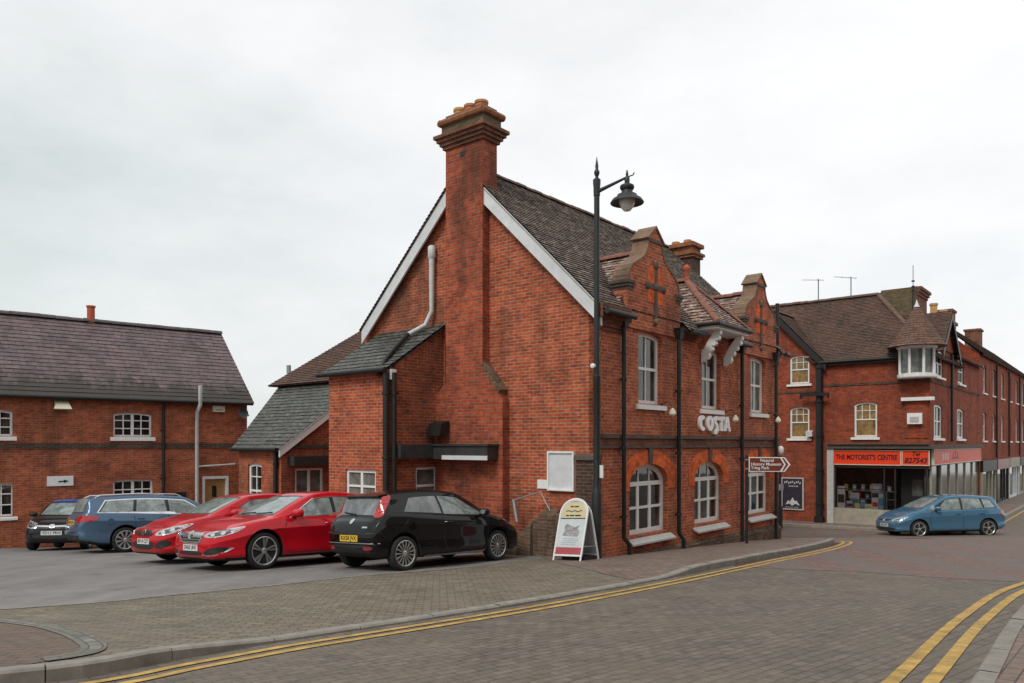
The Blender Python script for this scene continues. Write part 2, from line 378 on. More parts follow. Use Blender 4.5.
def arch_outline(t0, t1, h0, h1, rise, kind='par', n=12):
    """opening: h1 = crown height"""
    c = (t0 + t1) / 2; a = (t1 - t0) / 2; sp = h1 - rise
    P = [(t0, h0), (t1, h0)]
    if rise <= 0: return P + [(t1, h1), (t0, h1)]
    for i in range(n + 1):
        if kind == 'par':
            x = 1 - 2 * i / n; P.append((c + a * x, sp + rise * (1 - x * x)))
        else:
            th = math.pi * i / n; P.append((c + a * math.cos(th), sp + rise * math.sin(th)))
    return P
def inset(t0, t1, h0, h1, rise, kind, d, n=12):
    return arch_outline(t0 + d, t1 - d, h0 + d, h1 - d, max(0, rise - (d * .5 if rise > .3 else 0)), kind, n)
def window(F, par, t0, t1, h0, h1, rise=0, kind='par', o=-.12, fw=.07, vb=(), hb=(), vbw=.03, hbw=.04, pane='pane', sill=None, sillmat='white', fmat='white', mull=(), depth=.07, part_bars=(), slope=.035):
    m = MB(); ol = arch_outline(t0, t1, h0, h1, rise, kind); il = inset(t0, t1, h0, h1, rise, kind, fw)
    m.prism(F, ol, o - depth, o, [il])
    c = (t0 + t1) / 2; a = (t1 - t0) / 2 - fw; sp = h1 - rise
    def top(t):
        x = max(-1, min(1, (t - c) / a))
        if rise <= 0: return h1 - fw
        r = max(0, rise - (fw * .5 if rise > .3 else 0))
        return h1 - fw - r + r * ((1 - x * x) if kind == 'par' else math.sqrt(max(0, 1 - x * x)))
    for t in vb: m.box(F, t - vbw / 2, t + vbw / 2, h0 + fw - .002, top(t) + .006, o - .045, o - .012)
    for t in mull: m.box(F, t - .04, t + .04, h0 + fw - .002, top(t) + .006, o - .06, o - .003)
    for hh, w in hb: m.box(F, t0 + fw - .002, t1 - fw + .002, hh - w / 2, hh + w / 2, o - .052, o - .007)
    for (ta, ha, hbb) in part_bars: m.box(F, ta - vbw / 2, ta + vbw / 2, ha, min(hbb, top(ta) + .006), o - .046, o - .013)
    f = m.build('window', fmat, par)
    p = MB(); p.prism(F, inset(t0, t1, h0, h1, rise, kind, fw - .004), o - .05, o - .04); p.build('pane', pane, f)
    if sill:
        so, sh, se = sill
        s = MB()
        s.hexa([F(t0 - se, h0 - .001, o + .02), F(t1 + se, h0 - .001, o + .02), F(t1 + se, h0 - slope, so), F(t0 - se, h0 - slope, so)],
               [F(t0 - se, h0 - sh, o + .02), F(t1 + se, h0 - sh, o + .02), F(t1 + se, h0 - sh - slope + .03, so), F(t0 - se, h0 - sh - slope + .03, so)])
        s.build('sill', sillmat, f)
    return f
def ring(t0, t1, h0, h1, rise, w, kind='ell', n=20):
    o_ = arch_outline(t0 - w, t1 + w, h0, h1 + w, rise + w * .55, kind, n); i_ = arch_outline(t0, t1, h0, h1, rise, kind, n)
    return o_[1:][::1] + [o_[0]], i_
def arch_band(F, t0, t1, hb, h1, rise, w, o0, o1, m, kind='ell', n=20):
    """flat band of voussoirs round the head of an opening, from hb upwards"""
    A = arch_outline(t0 - w, t1 + w, hb, h1 + w, rise + w * .5, kind, n)[1:] + [(t0 - w, hb)]
    B = arch_outline(t0, t1, hb, h1, rise, kind, n)[1:] + [(t0, hb)]
    L = 0
    for k in range(len(A) - 1):
        a, b, c, d = A[k], A[k + 1], B[k + 1], B[k]
        dl = math.hypot(a[0] - b[0], a[1] - b[1]) * .8
        m.poly([F(*a, o1), F(*b, o1), F(*c, o1), F(*d, o1)], 0, [(L, w), (L + dl, w), (L + dl, 0), (L, 0)]); L += dl
        m.poly([F(*a, o0), F(*b, o0), F(*b, o1), F(*a, o1)]); m.poly([F(*d, o1), F(*c, o1), F(*c, o0), F(*d, o0)])
    for e in (0, -1): m.poly([F(*A[e], o0), F(*A[e], o1), F(*B[e], o1), F(*B[e], o0)])

def clip(poly, b, keep_above):
    out = []
    for i in range(len(poly)):
        p, q = poly[i], poly[(i + 1) % len(poly)]
        ip = (p[1] >= b) == keep_above or p[1] == b; iq = (q[1] >= b) == keep_above or q[1] == b
        if ip: out.append(p)
        if ip != iq and abs(q[1] - p[1]) > 1e-9:
            k = (b - p[1]) / (q[1] - p[1]); out.append((p[0] + k * (q[0] - p[0]), b))
    return out
def tiles(m, pts, g=.11, lift=.02, mi=0, thick=.05):
    """a convex roof face laid in overlapping courses, each course a tilted strip with a real step"""
    pts = [Vector(p) for p in pts]
    n = (pts[1] - pts[0]).cross(pts[2] - pts[0])
    if len(pts) > 3 and n.length < 1e-4: n = (pts[2] - pts[0]).cross(pts[3] - pts[0])
    n.normalize()
    if n.z < 0: n = -n
    A = Vector((0, 0, 1)).cross(n).normalized(); B = n.cross(A)
    if B.z < 0: B = -B; A = -A
    o = min(pts, key=lambda p: p.dot(B)); q = [((p - o).dot(A), (p - o).dot(B)) for p in pts]
    bmax = max(p[1] for p in q); k = 0
    m.poly([p - n * thick for p in pts][::-1], mi)
    while k * g < bmax - 1e-4:
        b0, b1 = k * g, min((k + 1) * g, bmax)
        s = clip(clip(q, b0, True), b1, False)
        if len(s) > 2:
            # long courses sag and jog a little: split into lengths with a small random lift
            a0, a1 = min(p[0] for p in s), max(p[0] for p in s)
            nseg = max(1, int((a1 - a0) / .5)); cuts = [a0 + (a1 - a0) * i / nseg for i in range(nseg + 1)]
            for ca, cb in zip(cuts, cuts[1:]):
                sw = [(p[1], p[0]) for p in s]
                sg = clip(clip(sw, ca, True), cb, False)
                if len(sg) < 3: continue
                sg = [(p[1], p[0]) for p in sg]
                j = random.uniform(-.004, .005); jb = random.uniform(-.006, .004)
                def L(p):
                    w = 1 - (p[1] - b0) / max(1e-6, g)
                    return o + A * p[0] + B * (p[1] + (jb if p[1] - b0 < 1e-4 and k else 0)) + n * (.003 + (lift + j) * w)
                m.poly([L(p) for p in sg], mi, [(p[0], p[1] + .0) for p in sg])
                lo = [p for p in sg if p[1] - b0 < 1e-4]
                if len(lo) >= 2:
                    lo = sorted(lo); a, b = lo[0], lo[-1]
                    m.poly([L(a), L(b), o + A * b[0] + B * (b[1] + .004) - n * (thick if k == 0 else .004), o + A * a[0] + B * (a[1] + .004) - n * (thick if k == 0 else .004)], mi, [(a[0], b0), (b[0], b0), (b[0], b0 + .002), (a[0], b0 + .002)])
        k += 1
def ridge_caps(m, a, b, r=.11, step=.34, mi=0):
    a = Vector(a); b = Vector(b); n = max(1, int((b - a).length / step)); d = (b - a) / n
    sd = d.cross(Vector((0, 0, 1))).normalized()
    for i in range(n):
        p = a + d * i; q = p + d * .985
        rr = r + random.uniform(-.006, .01); dz = Vector((0, 0, random.uniform(-.008, .01)))
        def prof(c): return [c + sd * rr * math.cos(t) * 1.15 + Vector((0, 0, rr * math.sin(t) - .05)) + dz for t in [math.pi * k / 6 for k in range(7)]]
        P, Q = prof(p), prof(q)
        for k in range(6): m.poly([P[k], P[k + 1], Q[k + 1], Q[k]], mi)
        m.poly(P, mi); m.poly(Q[::-1], mi)
def pipe(F, par, t, h0, h1, o, r=.045, shoe=0, mat='gutter', name='drainpipe', clips=True, hopper=False):
    m = MB(); path = []
    if shoe: path += [F(t + shoe, h0, o + .04), F(t + shoe, h0 + .3, o + .04), F(t, h0 + .48, o)]
    else: path += [F(t, h0, o)]
    path += [F(t, h1, o)]
    m.tube(path, r, 10)
    if clips:
        hh = h0 + .9
        while hh < h1: m.tube([F(t, hh, o), F(t, hh + .06, o)], r * 1.3, 10); m.box(F, t - .08, t + .08, hh + .01, hh + .05, o - r - .015, o - r + .01); hh += 1.5
    if hopper: m.hexa([F(t - .14, h1 + .2, o - .08), F(t + .14, h1 + .2, o - .08), F(t + .14, h1 + .2, o + .12), F(t - .14, h1 + .2, o + .12)],
                      [F(t - .06, h1 - .06, o - .05), F(t + .06, h1 - .06, o - .05), F(t + .06, h1 - .06, o + .06), F(t - .06, h1 - .06, o + .06)])
    return m.build(name, mat, par, smooth=40)
def base(F, t, o=0, dh=0):
    p = F(t, 0, o); p.z = Gh(p.x, p.y) + CAMZ + dh; return p
def ground(F, t, o=0): p = F(t, 0, o); return Gh(p.x, p.y)

# ------------------------------------------------------------------ the corner building
EH = 3.05; PITCH = .973; TL = 10.15; GW = 7.72; RQ = 3.86; RH = EH + RQ * PITCH
hall = empty('brick_building', base(S_, 0), 'long two storey red brick corner building with tall gable chimney and curved parapet gables', 'building')
B1, B2, BC = 2.24, 8.62, 5.42                # centres of the two gabled bays and of the middle bay
UP = [(1.55, 2.66, .93, 2.58), (4.78, 5.92, .93, 2.52), (7.98, 9.12, .93, 2.56)]
LO = [(1.16, 2.96, -2.07, -.46), (4.36, 6.10, -2.07, -.46), (7.74, 9.48, -2.07, -.46)]
m = MB(); holes = [arch_outline(*w, .06) for w in UP] + [arch_outline(*w, .44, 'ell', 20) for w in LO]
m.prism(S_, [(0, -4.2), (TL, -4.2), (TL, 2.95), (0, 2.95)], -.3, 0, holes)
m.build('street_wall', 'brick_street', hall)
m = MB()
m.prism(Gb, [(.301, -4.2), (GW, -4.2), (GW, EH - .1), (RQ, RH - .1), (.301, EH + .2)], -.3, 0)
m.poly([Gb(0, -4.2, 0), Gb(.301, -4.2, 0), Gb(.301, EH + .2, 0), Gb(0, EH - .1, 0)])
m.build('gable_wall', 'brick', hall)
m = MB()                                          # far gable and back wall
q0 = TL
for F_, a, b in ((S_, None, None),):
    P = lambda q, h: S_(TL, h, -q)
    m.poly([P(0, -4.6), P(GW, -4.6), P(GW, EH - .1), P(RQ, RH - .1), P(0, EH - .1)])
    m.poly([S_(0, -4.4, -GW), S_(TL, -4.6, -GW), S_(TL, EH - .1, -GW), S_(0, EH - .1, -GW)])
m.build('rear_wall', 'brick', hall)

# main roof
m = MB()
e0 = lambda o: EH + (-o) * PITCH
def rp(t, o): return S_(t, e0(o), o)
T0, T1 = -.24, TL + .12
tiles(m, [rp(T0, .06), rp(T1, .06), rp(T1, -RQ), rp(T0, -RQ)])
for a, b in ((T0, .93), (3.56, 4.38), (6.46, 7.3), (9.94, T1)):
    tiles(m, [rp(a, .27), rp(b, .27), rp(b, .055), rp(a, .055)], lift=.018)
tiles(m, [S_(T0, EH + .05, -GW + .05), S_(T1, EH + .05, -GW + .05), rp(T1, -RQ), rp(T0, -RQ)])
roof = m.build('roof', 'tile', hall)
m = MB(); ridge_caps(m, rp(T0, -RQ) + Vector((0, 0, .02)), rp(T1, -RQ) + Vector((0, 0, .02)), .10); m.build('ridge_tile', 'ridge_brown', roof)
# white bargeboards on the near gable, with a dark tile edge above
def barge(F, a, b, w, o, mat, par, name='bargeboard', th=.05):
    m = MB(); A, B = Vector(a), Vector(b); 
    m.hexa([F(A.x, A.y, o), F(B.x, B.y, o), F(B.x, B.y - w, o), F(A.x, A.y - w, o)], [F(A.x, A.y, o - th), F(B.x, B.y, o - th), F(B.x, B.y - w, o - th), F(A.x, A.y - w, o - th)])
    return m.build(name, mat, par)
gl = lambda q: EH + (q if q <= RQ else GW - q) * PITCH
barge(Gb, (-.14, gl(-.14) - .04, 0), (3.135, gl(3.135) - .04, 0), .40, .215, 'white_board', hall)
barge(Gb, (4.36, gl(4.36) - .04, 0), (GW - .12, gl(GW - .12) - .04, 0), .40, .215, 'white_board', hall)
m = MB()
m.hexa([S_(T0, 2.66, .02), S_(T0, 2.95, .02), S_(T0, 2.95, .2), S_(T0, 2.66, .2)], [S_(.93, 2.66, .02), S_(.93, 2.95, .02), S_(.93, 2.95, .2), S_(.93, 2.66, .2)])
for k in range(3): m.box(S_, .02, .93, 2.42 + k * .08, 2.5 + k * .08 - .002, -.01, .04 + k * .04)
m.build('corbelled_eaves', 'brick_brown', hall)
for a, b in ((3.56, 4.38), (6.46, 7.3), (9.94, TL)):
    m = MB()
    for k in range(3): m.box(S_, a, b, 2.6 + k * .08, 2.68 + k * .08 - .002, -.01, .04 + k * .04)
    m.build('corbelled_eaves', 'brick_brown', hall)
for a, b in ((T0, .9), (3.6, 4.36), (6.5, 7.26), (9.96, T1)):
    m = MB(); m.tube([S_(a, 2.77, .31), S_(b, 2.77, .31)], .065, 12); m.build('gutter', 'gutter', hall, smooth=40)

# curved parapet gables over the end bays
def dutch(c):
    half = [(1.245, 2.6), (1.245, 3.50), (1.19, 3.63), (1.17, 3.74), (1.11, 3.88), (1.0, 4.0), (.82, 4.11), (.62, 4.21), (.46, 4.32), (.36, 4.46), (.305, 4.60), (.29, 4.72)]
    ol = [(c + x, h) for x, h in half] + [(c - x, h) for x, h in half[::-1]]
    m = MB(); m.prism(S_, ol, -.33, .045)
    g = m.build('parapet_gable', 'brick_street', hall)
    m = MB()                                        # stone coping over the curve
    for s in (1, -1):
        pts = half[2:]
        for (x0, h0), (x1, h1) in zip(pts, pts[1:]):
            d = Vector((x1 - x0, h1 - h0)).normalized(); nn = Vector((d.y, -d.x)) * .045
            if nn.x < 0: nn = -nn
            A = [(x0, h0), (x1, h1), (x1 + nn.x, h1 + nn.y), (x0 + nn.x, h0 + nn.y)]
            m.hexa([S_(c + s * x, h, .065) for x, h in A], [S_(c + s * x, h, -.37) for x, h in A])
    m.build('coping', 'stone', g)
    for s in (1, -1):
        m = MB()
        for k in range(3):
            a, b = c + s * (1.0 - .0 * k), c + s * (1.255 + .035 * k)
            m.box(S_, min(a, b), max(a, b), 3.44 + k * .07, 3.51 + k * .07, -.36 - .02 * k, .06 + .025 * k)
        m.build('shoulder_moulding', 'stone_dark', g)
    m = MB()                                        # little pedimented cap
    m.box(S_, c - .33, c + .33, 4.69, 4.77, -.36, .075)
    m.build('neck_block', 'stone_dark', g)
    m = MB()
    m.prism(S_, [(c - .30, 4.771), (c + .30, 4.771), (c, 5.03)], -.36, .06); m.build('pediment', 'brick_street', g)
    m = MB()
    for s in (1, -1):
        A = [(c + s * .36, 4.73), (c, 5.04), (c, 5.10), (c + s * .40, 4.76)]
        m.hexa([S_(x, h, .09) for x, h in A], [S_(x, h, -.40) for x, h in A])
    m.build('pediment_coping', 'stone', g)
    m = MB(); m.prism(S_, [(c - .36, 3.28), (c + .36, 3.28), (c + .36, 3.95), (c + .22, 4.12), (c, 4.18), (c - .22, 4.12), (c - .36, 3.95)], .03, .06)
    m.build('terracotta_panel', 'brick_orange', g)
    m = MB()
    m.box(S_, c - .055, c + .055, 2.78, 4.2, .03, .085); m.box(S_, c - .38, c + .38, 3.60, 3.72, .03, .08)
    for dx, hh in ((0, 3.66), (0, 4.15), (-.37, 3.66), (.37, 3.66)):
        m.lathe(S_(c + dx, hh, .06), [(.02, -.0), (.1, .01), (.085, .04), (.03, .06)], 10, axis=S_.n)
    m.build('moulding_cross', 'stone_dark', g)
    for hh in (4.22, 2.86): m = MB(); m.lathe(S_(c, hh, .05), [(.02, 0), (.085, .01), (.07, .05), (.02, .07)], 10, axis=S_.n); m.build('boss', 'stone', g, smooth=40)
    # its own small roof running back into the main slope
    m = MB(); rh = 4.52; bk = -(rh - EH) / PITCH
    for s in (1, -1): tiles(m, [S_(c + s * 1.47, EH + .02, -.02), S_(c, rh, -.36), S_(c, rh, bk - .05)], lift=.018)
    rr = m.build('cross_roof', 'tile_red', hall)
    m = MB(); ridge_caps(m, S_(c, rh + .03, -.4), S_(c, rh + .03, bk - .08), .11); m.build('ridge_tile', 'ridge', rr)
dutch(B1); dutch(B2)

# hipped hood over the middle window on two scalloped brackets
m = MB(); hc, hw, hf, he, hr, hq = BC, 1.0, .62, 3.06, 4.45, -.757
bk = -(hr - EH) / PITCH - .05
tiles(m, [S_(hc - hw, he, hf), S_(hc + hw, he, hf), S_(hc, hr, hq)], lift=.018)
for s in (1, -1): tiles(m, [S_(hc + s * hw, he, -.02), S_(hc + s * hw, he, hf), S_(hc, hr, hq), S_(hc, hr, bk)], lift=.018)
hood = m.build('hood_roof', 'tile_red', hall)
m = MB(); ridge_caps(m, S_(hc, hr + .02, bk), S_(hc, hr + .02, hq), .1)
for s in (1, -1): ridge_caps(m, S_(hc + s * hw, he + .05, hf), S_(hc, hr + .05, hq), .085)
m.build('ridge_tile', 'ridge', hood)
m = MB(); m.lathe(S_(hc, hr + .02, hq), [(.09, 0), (.09, .05), (.05, .08), (.065, .14), (.05, .2), (.085, .26), (.1, .32), (.075, .38), (.02, .42)], 14); m.build('finial', 'terracotta_red', hood, smooth=50)
m = MB(); m.box(S_, hc - hw + .02, hc + hw - .02, he - .14, he - .045, .02, hf - .03); m.build('fascia', 'white', hood)
m = MB(); m.box(S_, hc - hw + .05, hc + hw - .05, he - .165, he - .142, .02, hf - .07); m.build('soffit', 'white_board', hood)
m = MB(); m.tube([S_(hc - hw - .03, he - .02, .0), S_(hc - hw - .03, he - .02, hf + .04), S_(hc + hw + .03, he - .02, hf + .04), S_(hc + hw + .03, he - .02, 0)], .055, 10); m.build('gutter', 'gutter', hood, smooth=40)
for tt in (hc - .68, hc + .68):
    prof = [(.03, 2.12), (.11, 2.13), (.15, 2.18)]
    for k in range(4):                               # scalloped lower edge sweeping out
        a = .15 + .36 * (k / 4); b = 2.18 + .60 * (k / 4) ** .8
        a2 = .15 + .36 * ((k + 1) / 4); b2 = 2.18 + .60 * ((k + 1) / 4) ** .8
        prof += [(a + (a2 - a) * .35 + .035, b + (b2 - b) * .2 - .035), (a + (a2 - a) * .7 + .045, b + (b2 - b) * .6 - .045), (a2 + .005, b2 - .02), (a2 - .012, b2 + .004)]
    prof += [(.555, 2.8), (.555, 2.89), (.40, 2.89)]
    prof += [(.33, 2.80), (.22, 2.66), (.12, 2.48), (.03, 2.34)]
    G2 = lambda x, y, z, tt=tt: S_(tt + z, y, x)
    m = MB(); m.prism(G2, prof, -.065, .065); m.build('bracket', 'white', hall)

# arched heads, keystones, string course, plinth
for w in LO: m = MB(); arch_band(S_, w[0], w[1], -1.06, w[3], .44, .33, -.02, .014, m); m.build('window_arch', 'brick_orange', hall)
for w in UP: m = MB(); arch_band(S_, w[0] + .001, w[1] - .001, w[3] - .06, w[3], .06, .22, -.02, .008, m, 'par'); m.build('window_head', 'brick_head', hall)
for w in LO:
    m = MB(); c = (w[0] + w[1]) / 2; m.prism(S_, [(c - .07, -.47), (c + .07, -.47), (c + .1, -.06), (c - .1, -.06)], 0, .05); m.build('keystone', 'stone_dark', hall)
m = MB(); m.box(S_, -.03, TL, -.035, .125, -.02, .03); sc_b = m.build('string_course', 'brick_brown', hall)
m = MB(); m.box(S_, -.06, TL, .126, .205, -.02, .075); m.build('ledge', 'stone_dark', sc_b)
m = MB(); m.box(S_, -.05, TL, -.09, -.036, -.02, .055); m.build('lower_moulding', 'stone_dark', sc_b)
m = MB()
m.hexa([S_(.1, -4.2, -.01), S_(.1, -4.2, .1), S_(.1, -2.52, .1), S_(.1, -2.42, -.01)], [S_(TL, -4.4, -.01), S_(TL, -4.4, .1), S_(TL, -2.60, .1), S_(TL, -2.5, -.01)])
m.build('plinth', 'brick_rough', hall)
# windows of the street side
for i, w in enumerate(UP):
    c = (w[0] + w[2 - 1]) / 2; mid = (w[2] + w[3]) / 2
    window(S_, hall, *w, .06, 'par', -.12, .085, vb=(c,) if i == 0 else (c,), hb=((mid, .065),), vbw=.03, pane='pane' if i < 2 else 'pane_grey', sill=(.07, .13, .12))
for w in LO:
    a = w[1] - w[0]; t1, t2 = w[0] + a * .345, w[0] + a * .655
    sp = -.90
    window(S_, hall, *w, .44, 'ell', -.14, .10, mull=(), hb=((sp - .02, .10), (-1.47, .06)), vbw=.11, part_bars=((t1, -1.98, sp), (t2, -1.98, sp)),
           vb=(), sill=(.17, .07, .1), sillmat='grey_sill', slope=.16)
    for t in (w[0] + a * .36, w[0] + a * .64): m = MB(); m.box(S_, t - .016, t + .016, sp, -.53, -.19, -.155); m.build('glazing_bar', 'white', hall)
for t, hb, hp in ((.74, None, True), (3.30, None, False), (7.10, None, False), (9.68, None, True)):
    g = ground(S_, t, .1)
    pipe(S_, hall, t, g - .02, 2.62, .115, .052, shoe=.17 if t < 5 else 0, hopper=True)

# chimney breast and stack on the gable
m = MB()
FR = lambda q, h, o=0: Gb(q, h, o)
m.prism(Gb, [(3.14, 1.83), (3.14, 7.2), (4.35, 7.2), (4.35, 1.5), (4.72, 1.2), (4.72, -4), (2.52, -4), (2.52, 1.0), (2.62, 1.2)], -.02, .25)
m.box(Gb, 3.141, 4.349, 5.0, 7.2, -.27, -.021)
stack = m.build('chimney', 'brick_stack', hall)
m = MB()
for k in range(4): m.box(Gb, 3.14 - .055 * (k + 1), 4.35 + .055 * (k + 1), 7.2 + .082 * k, 7.2 + .082 * (k + 1) - .001, -.27 - .055 * (k + 1), .25 + .055 * (k + 1))
m.build('corbelling', 'brick_brown', stack)
m = MB(); m.box(Gb, 3.07, 4.42, 7.528, 7.78, -.34, .32); m.build('upper_stack', 'mossbrick', stack)
m = MB()
m.tube([Gb(3.03, 7.845, .34), Gb(4.46, 7.845, .34)], .085, 8); m.tube([Gb(3.03, 7.845, -.36), Gb(4.46, 7.845, -.36)], .085, 8)
m.tube([Gb(3.05, 7.845, -.4), Gb(3.05, 7.845, .38)], .085, 8); m.tube([Gb(4.44, 7.845, -.4), Gb(4.44, 7.845, .38)], .085, 8)
m.box(Gb, 3.06, 4.43, 7.785, 7.925, -.34, .33); m.box(Gb, 3.14, 4.35, 7.926, 8.03, -.27, .25)
m.build('stack_cap', 'lichen', stack, smooth=40)
for q in (3.4, 3.75, 4.1):
    m = MB(); m.lathe(Gb(q, 8.02, 0), [(.15, 0), (.15, .13), (.17, .14), (.17, .2), (.13, .2), (.12, .05)], 14); m.build('chimney_pot', 'ochre' if q > 4 else 'terracotta', stack, smooth=50)
m = MB(); m.box(Gb, 3.72, 3.86, 6.93, 7.05, .24, .262); m.build('vent', 'black', stack)
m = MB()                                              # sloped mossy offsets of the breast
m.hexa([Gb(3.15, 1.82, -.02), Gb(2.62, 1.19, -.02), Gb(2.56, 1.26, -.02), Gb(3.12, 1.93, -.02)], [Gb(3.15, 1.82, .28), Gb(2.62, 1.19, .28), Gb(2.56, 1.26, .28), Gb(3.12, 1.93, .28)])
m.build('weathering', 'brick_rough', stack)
# smaller chimney beyond the far gable
m = MB(); G3 = lambda q, h, o=0: S_(TL + .3 + o, h, -q)
m.box(G3, 2.95, 4.0, 3, 6.35, -.28, .35); st2 = m.build('chimney', 'brick_dark', hall)
m = MB()
for k in range(2): m.box(G3, 2.87 - .05 * k, 4.08 + .05 * k, 6.35 + .09 * k, 6.439 + .09 * k, -.34 - .05 * k, .41 + .05 * k)
m.box(G3, 2.95, 4.0, 6.53, 6.72, -.3, .37)
m.box(G3, 2.85, 4.1, 6.721, 6.85, -.4, .45); m.build('stack_cap', 'lichen', st2)
for q in (3.25, 3.7):
    m = MB(); m.lathe(G3(q, 6.84, 0), [(.14, 0), (.14, .17), (.1, .17), (.1, .05)], 12); m.build('chimney_pot', 'terracotta', st2, smooth=50)

# lean-to on the gable
LQ0, LQ1, LE = 4.70, 6.93, 1.80
m = MB()
m.prism(Gb, [(LQ0, -4.2), (LQ1, -4.2), (LQ1, 1.80), (LQ0, 1.80)], LE - .2, LE, [[(5.14, -2.05), (6.26, -2.05), (6.26, -.62), (5.14, -.62)]])
SD = lambda e, h, o=0: Gb(LQ0 - o, h, e)              # its right-hand side wall
m.prism(SD, [(0, -4.2), (LE - .201, -4.2), (LE - .201, 1.85), (0, 2.95)], -.2, 0, [[(.17, -1.9), (.92, -1.9), (.92, -.56), (.17, -.56)]])
SE = lambda e, h, o=0: Gb(LQ1 + o, h, e)
m.prism(SE, [(0, -4.2), (LE - .201, -4.2), (LE - .201, 1.85), (0, 2.95)], -.2, 0)
lean = m.build('lean_to', 'brick', hall)
m = MB(); tiles(m, [Gb(LQ0 - .1, 1.74, LE + .16), Gb(LQ1 + .12, 1.74, LE + .16), Gb(LQ1 + .12, 2.99, 0), Gb(LQ0 - .1, 2.99, 0)], .2, .014)
m.build('roof', 'slate_dark', lean)
m = MB(); m.tube([Gb(LQ0 - .12, 1.72, LE + .2), Gb(LQ1 + .2, 1.72, LE + .2)], .06, 10); m.build('gutter', 'gutter', lean, smooth=40)
m = MB(); m.box(Gb, LQ0 - .13, LQ0 - .001, 1.5, 1.74, LE - .14, LE + .02); m.build('verge_block', 'white', lean)
window(Gb, lean, 5.14, 6.26, -2.05, -.62, 0, 'par', LE - .04, .07, hb=((-1.02, .05),), mull=(5.70,), pane='pane_grey', sill=(LE + .04, .06, .05), part_bars=())
window(lambda t, h, o=0: SD(t, h, o), lean, .17, .92, -1.9, -.56, 0, 'par', -.04, .065, hb=((-1.02, .06),), pane='pane_grey', sill=(.04, .06, .04))
for q, o, r in ((4.66, LE + .1, .075), (4.56, LE - .06, .06)):
    pipe(Gb, hall, q, -2.75, 1.66, o, r, clips=True)
pipe(Gb, hall, 4.47, .75, 2.8, .1, .035, clips=False)
# L-shaped flat canopy along the lean-to and across the chimney breast
m = MB()
m.box(Gb, 4.40, 4.699, -.33, -.02, .0, 1.68); m.box(Gb, 2.66, 4.399, -.36, -.05, .2, .62)
m.box(Gb, 2.62, 4.74, -.045, .0, .2, .66)
cn = m.build('canopy', 'lead', hall)
m = MB(); m.box(Gb, 2.65, 4.1, -.37, -.27, .621, .645); m.build('fascia', 'white_board', cn)
# white vent pipe up the gable, its black foot on the lean-to slates
m = MB(); m.tube([Gb(4.97, 4.7, .12), Gb(4.97, 3.35, .12), Gb(5.12, 3.0, .2), Gb(5.35, 2.72, .62)], [.075, .06, .06, .06], 12); m.lathe(Gb(4.97, 4.66, .12), [(.075, 0), (.1, .05), (.1, .3), (.06, .34)], 12)
m.build('vent_pipe', 'pipe_white', hall, smooth=50)
m = MB(); m.tube([Gb(5.33, 2.74, .6), Gb(5.1, 2.3, 1.25), Gb(4.95, 1.95, 1.7), Gb(4.9, 1.6, LE + .12)], .06, 12); m.build('vent_pipe', 'gutter', hall, smooth=50)
m = MB(); m.tube([S_(1.2, 6.0, -5.2), S_(1.2, 6.95, -5.2)], .09, 12); m.build('flue', 'gutter', hall, smooth=50)
m = MB(); m.tube([S_(TL + .2, 2.5, -.1), S_(TL + .2, 4.45, -.1)], .06, 10); m.build('flue', 'gutter', hall, smooth=50)
# dark brick pier by the corner and the old rough base of the gable
m = MB(); m.box(Gb, .0, .56, -4, -.34, -.01, .12); pr = m.build('pier', 'brick_dark', hall)
m = MB(); m.hexa([Gb(-.03, -.34, .0), Gb(.60, -.34, .0), Gb(.60, -.34, .17), Gb(-.03, -.34, .17)], [Gb(-.03, -.2, .0), Gb(.60, -.2, .0), Gb(.60, -.25, .14), Gb(-.03, -.25, .14)]); m.build('pier_cap', 'stone_dark', pr)
m = MB(); rnd = random.Random(4); prev = None; qs = [.565 + .125 * k for k in range(16)]
tops = [-1.28 - .012 * k * k * .35 + rnd.uniform(-.05, .05) for k in range(16)]
outs = [.3 + rnd.uniform(-.03, .03) for k in range(16)]
for k in range(15):
    a, b = qs[k], qs[k + 1]
    m.poly([Gb(a, -4, outs[k] + .05), Gb(b, -4, outs[k + 1] + .05), Gb(b, tops[k + 1] - .18, outs[k + 1]), Gb(a, tops[k] - .18, outs[k])])
    m.poly([Gb(a, tops[k] - .18, outs[k]), Gb(b, tops[k + 1] - .18, outs[k + 1]), Gb(b, tops[k + 1], -.01), Gb(a, tops[k], -.01)])
for k in (0, 15): m.poly([Gb(qs[k], -4, -.01), Gb(qs[k], -4, outs[k] + .05), Gb(qs[k], tops[k] - .18, outs[k]), Gb(qs[k], tops[k], -.01)])
m.build('rough_base', 'brick_rough', hall)
m = MB(); m.hexa([Gb(.57, -1.16, .0), Gb(.98, -1.2, .0), Gb(.98, -1.34, .3), Gb(.57, -1.30, .3)], [Gb(.57, -1.3, .0), Gb(.98, -1.34, .0), Gb(.98, -1.42, .3), Gb(.57, -1.40, .3)]); m.build('sloped_capping', 'brick_head', hall)

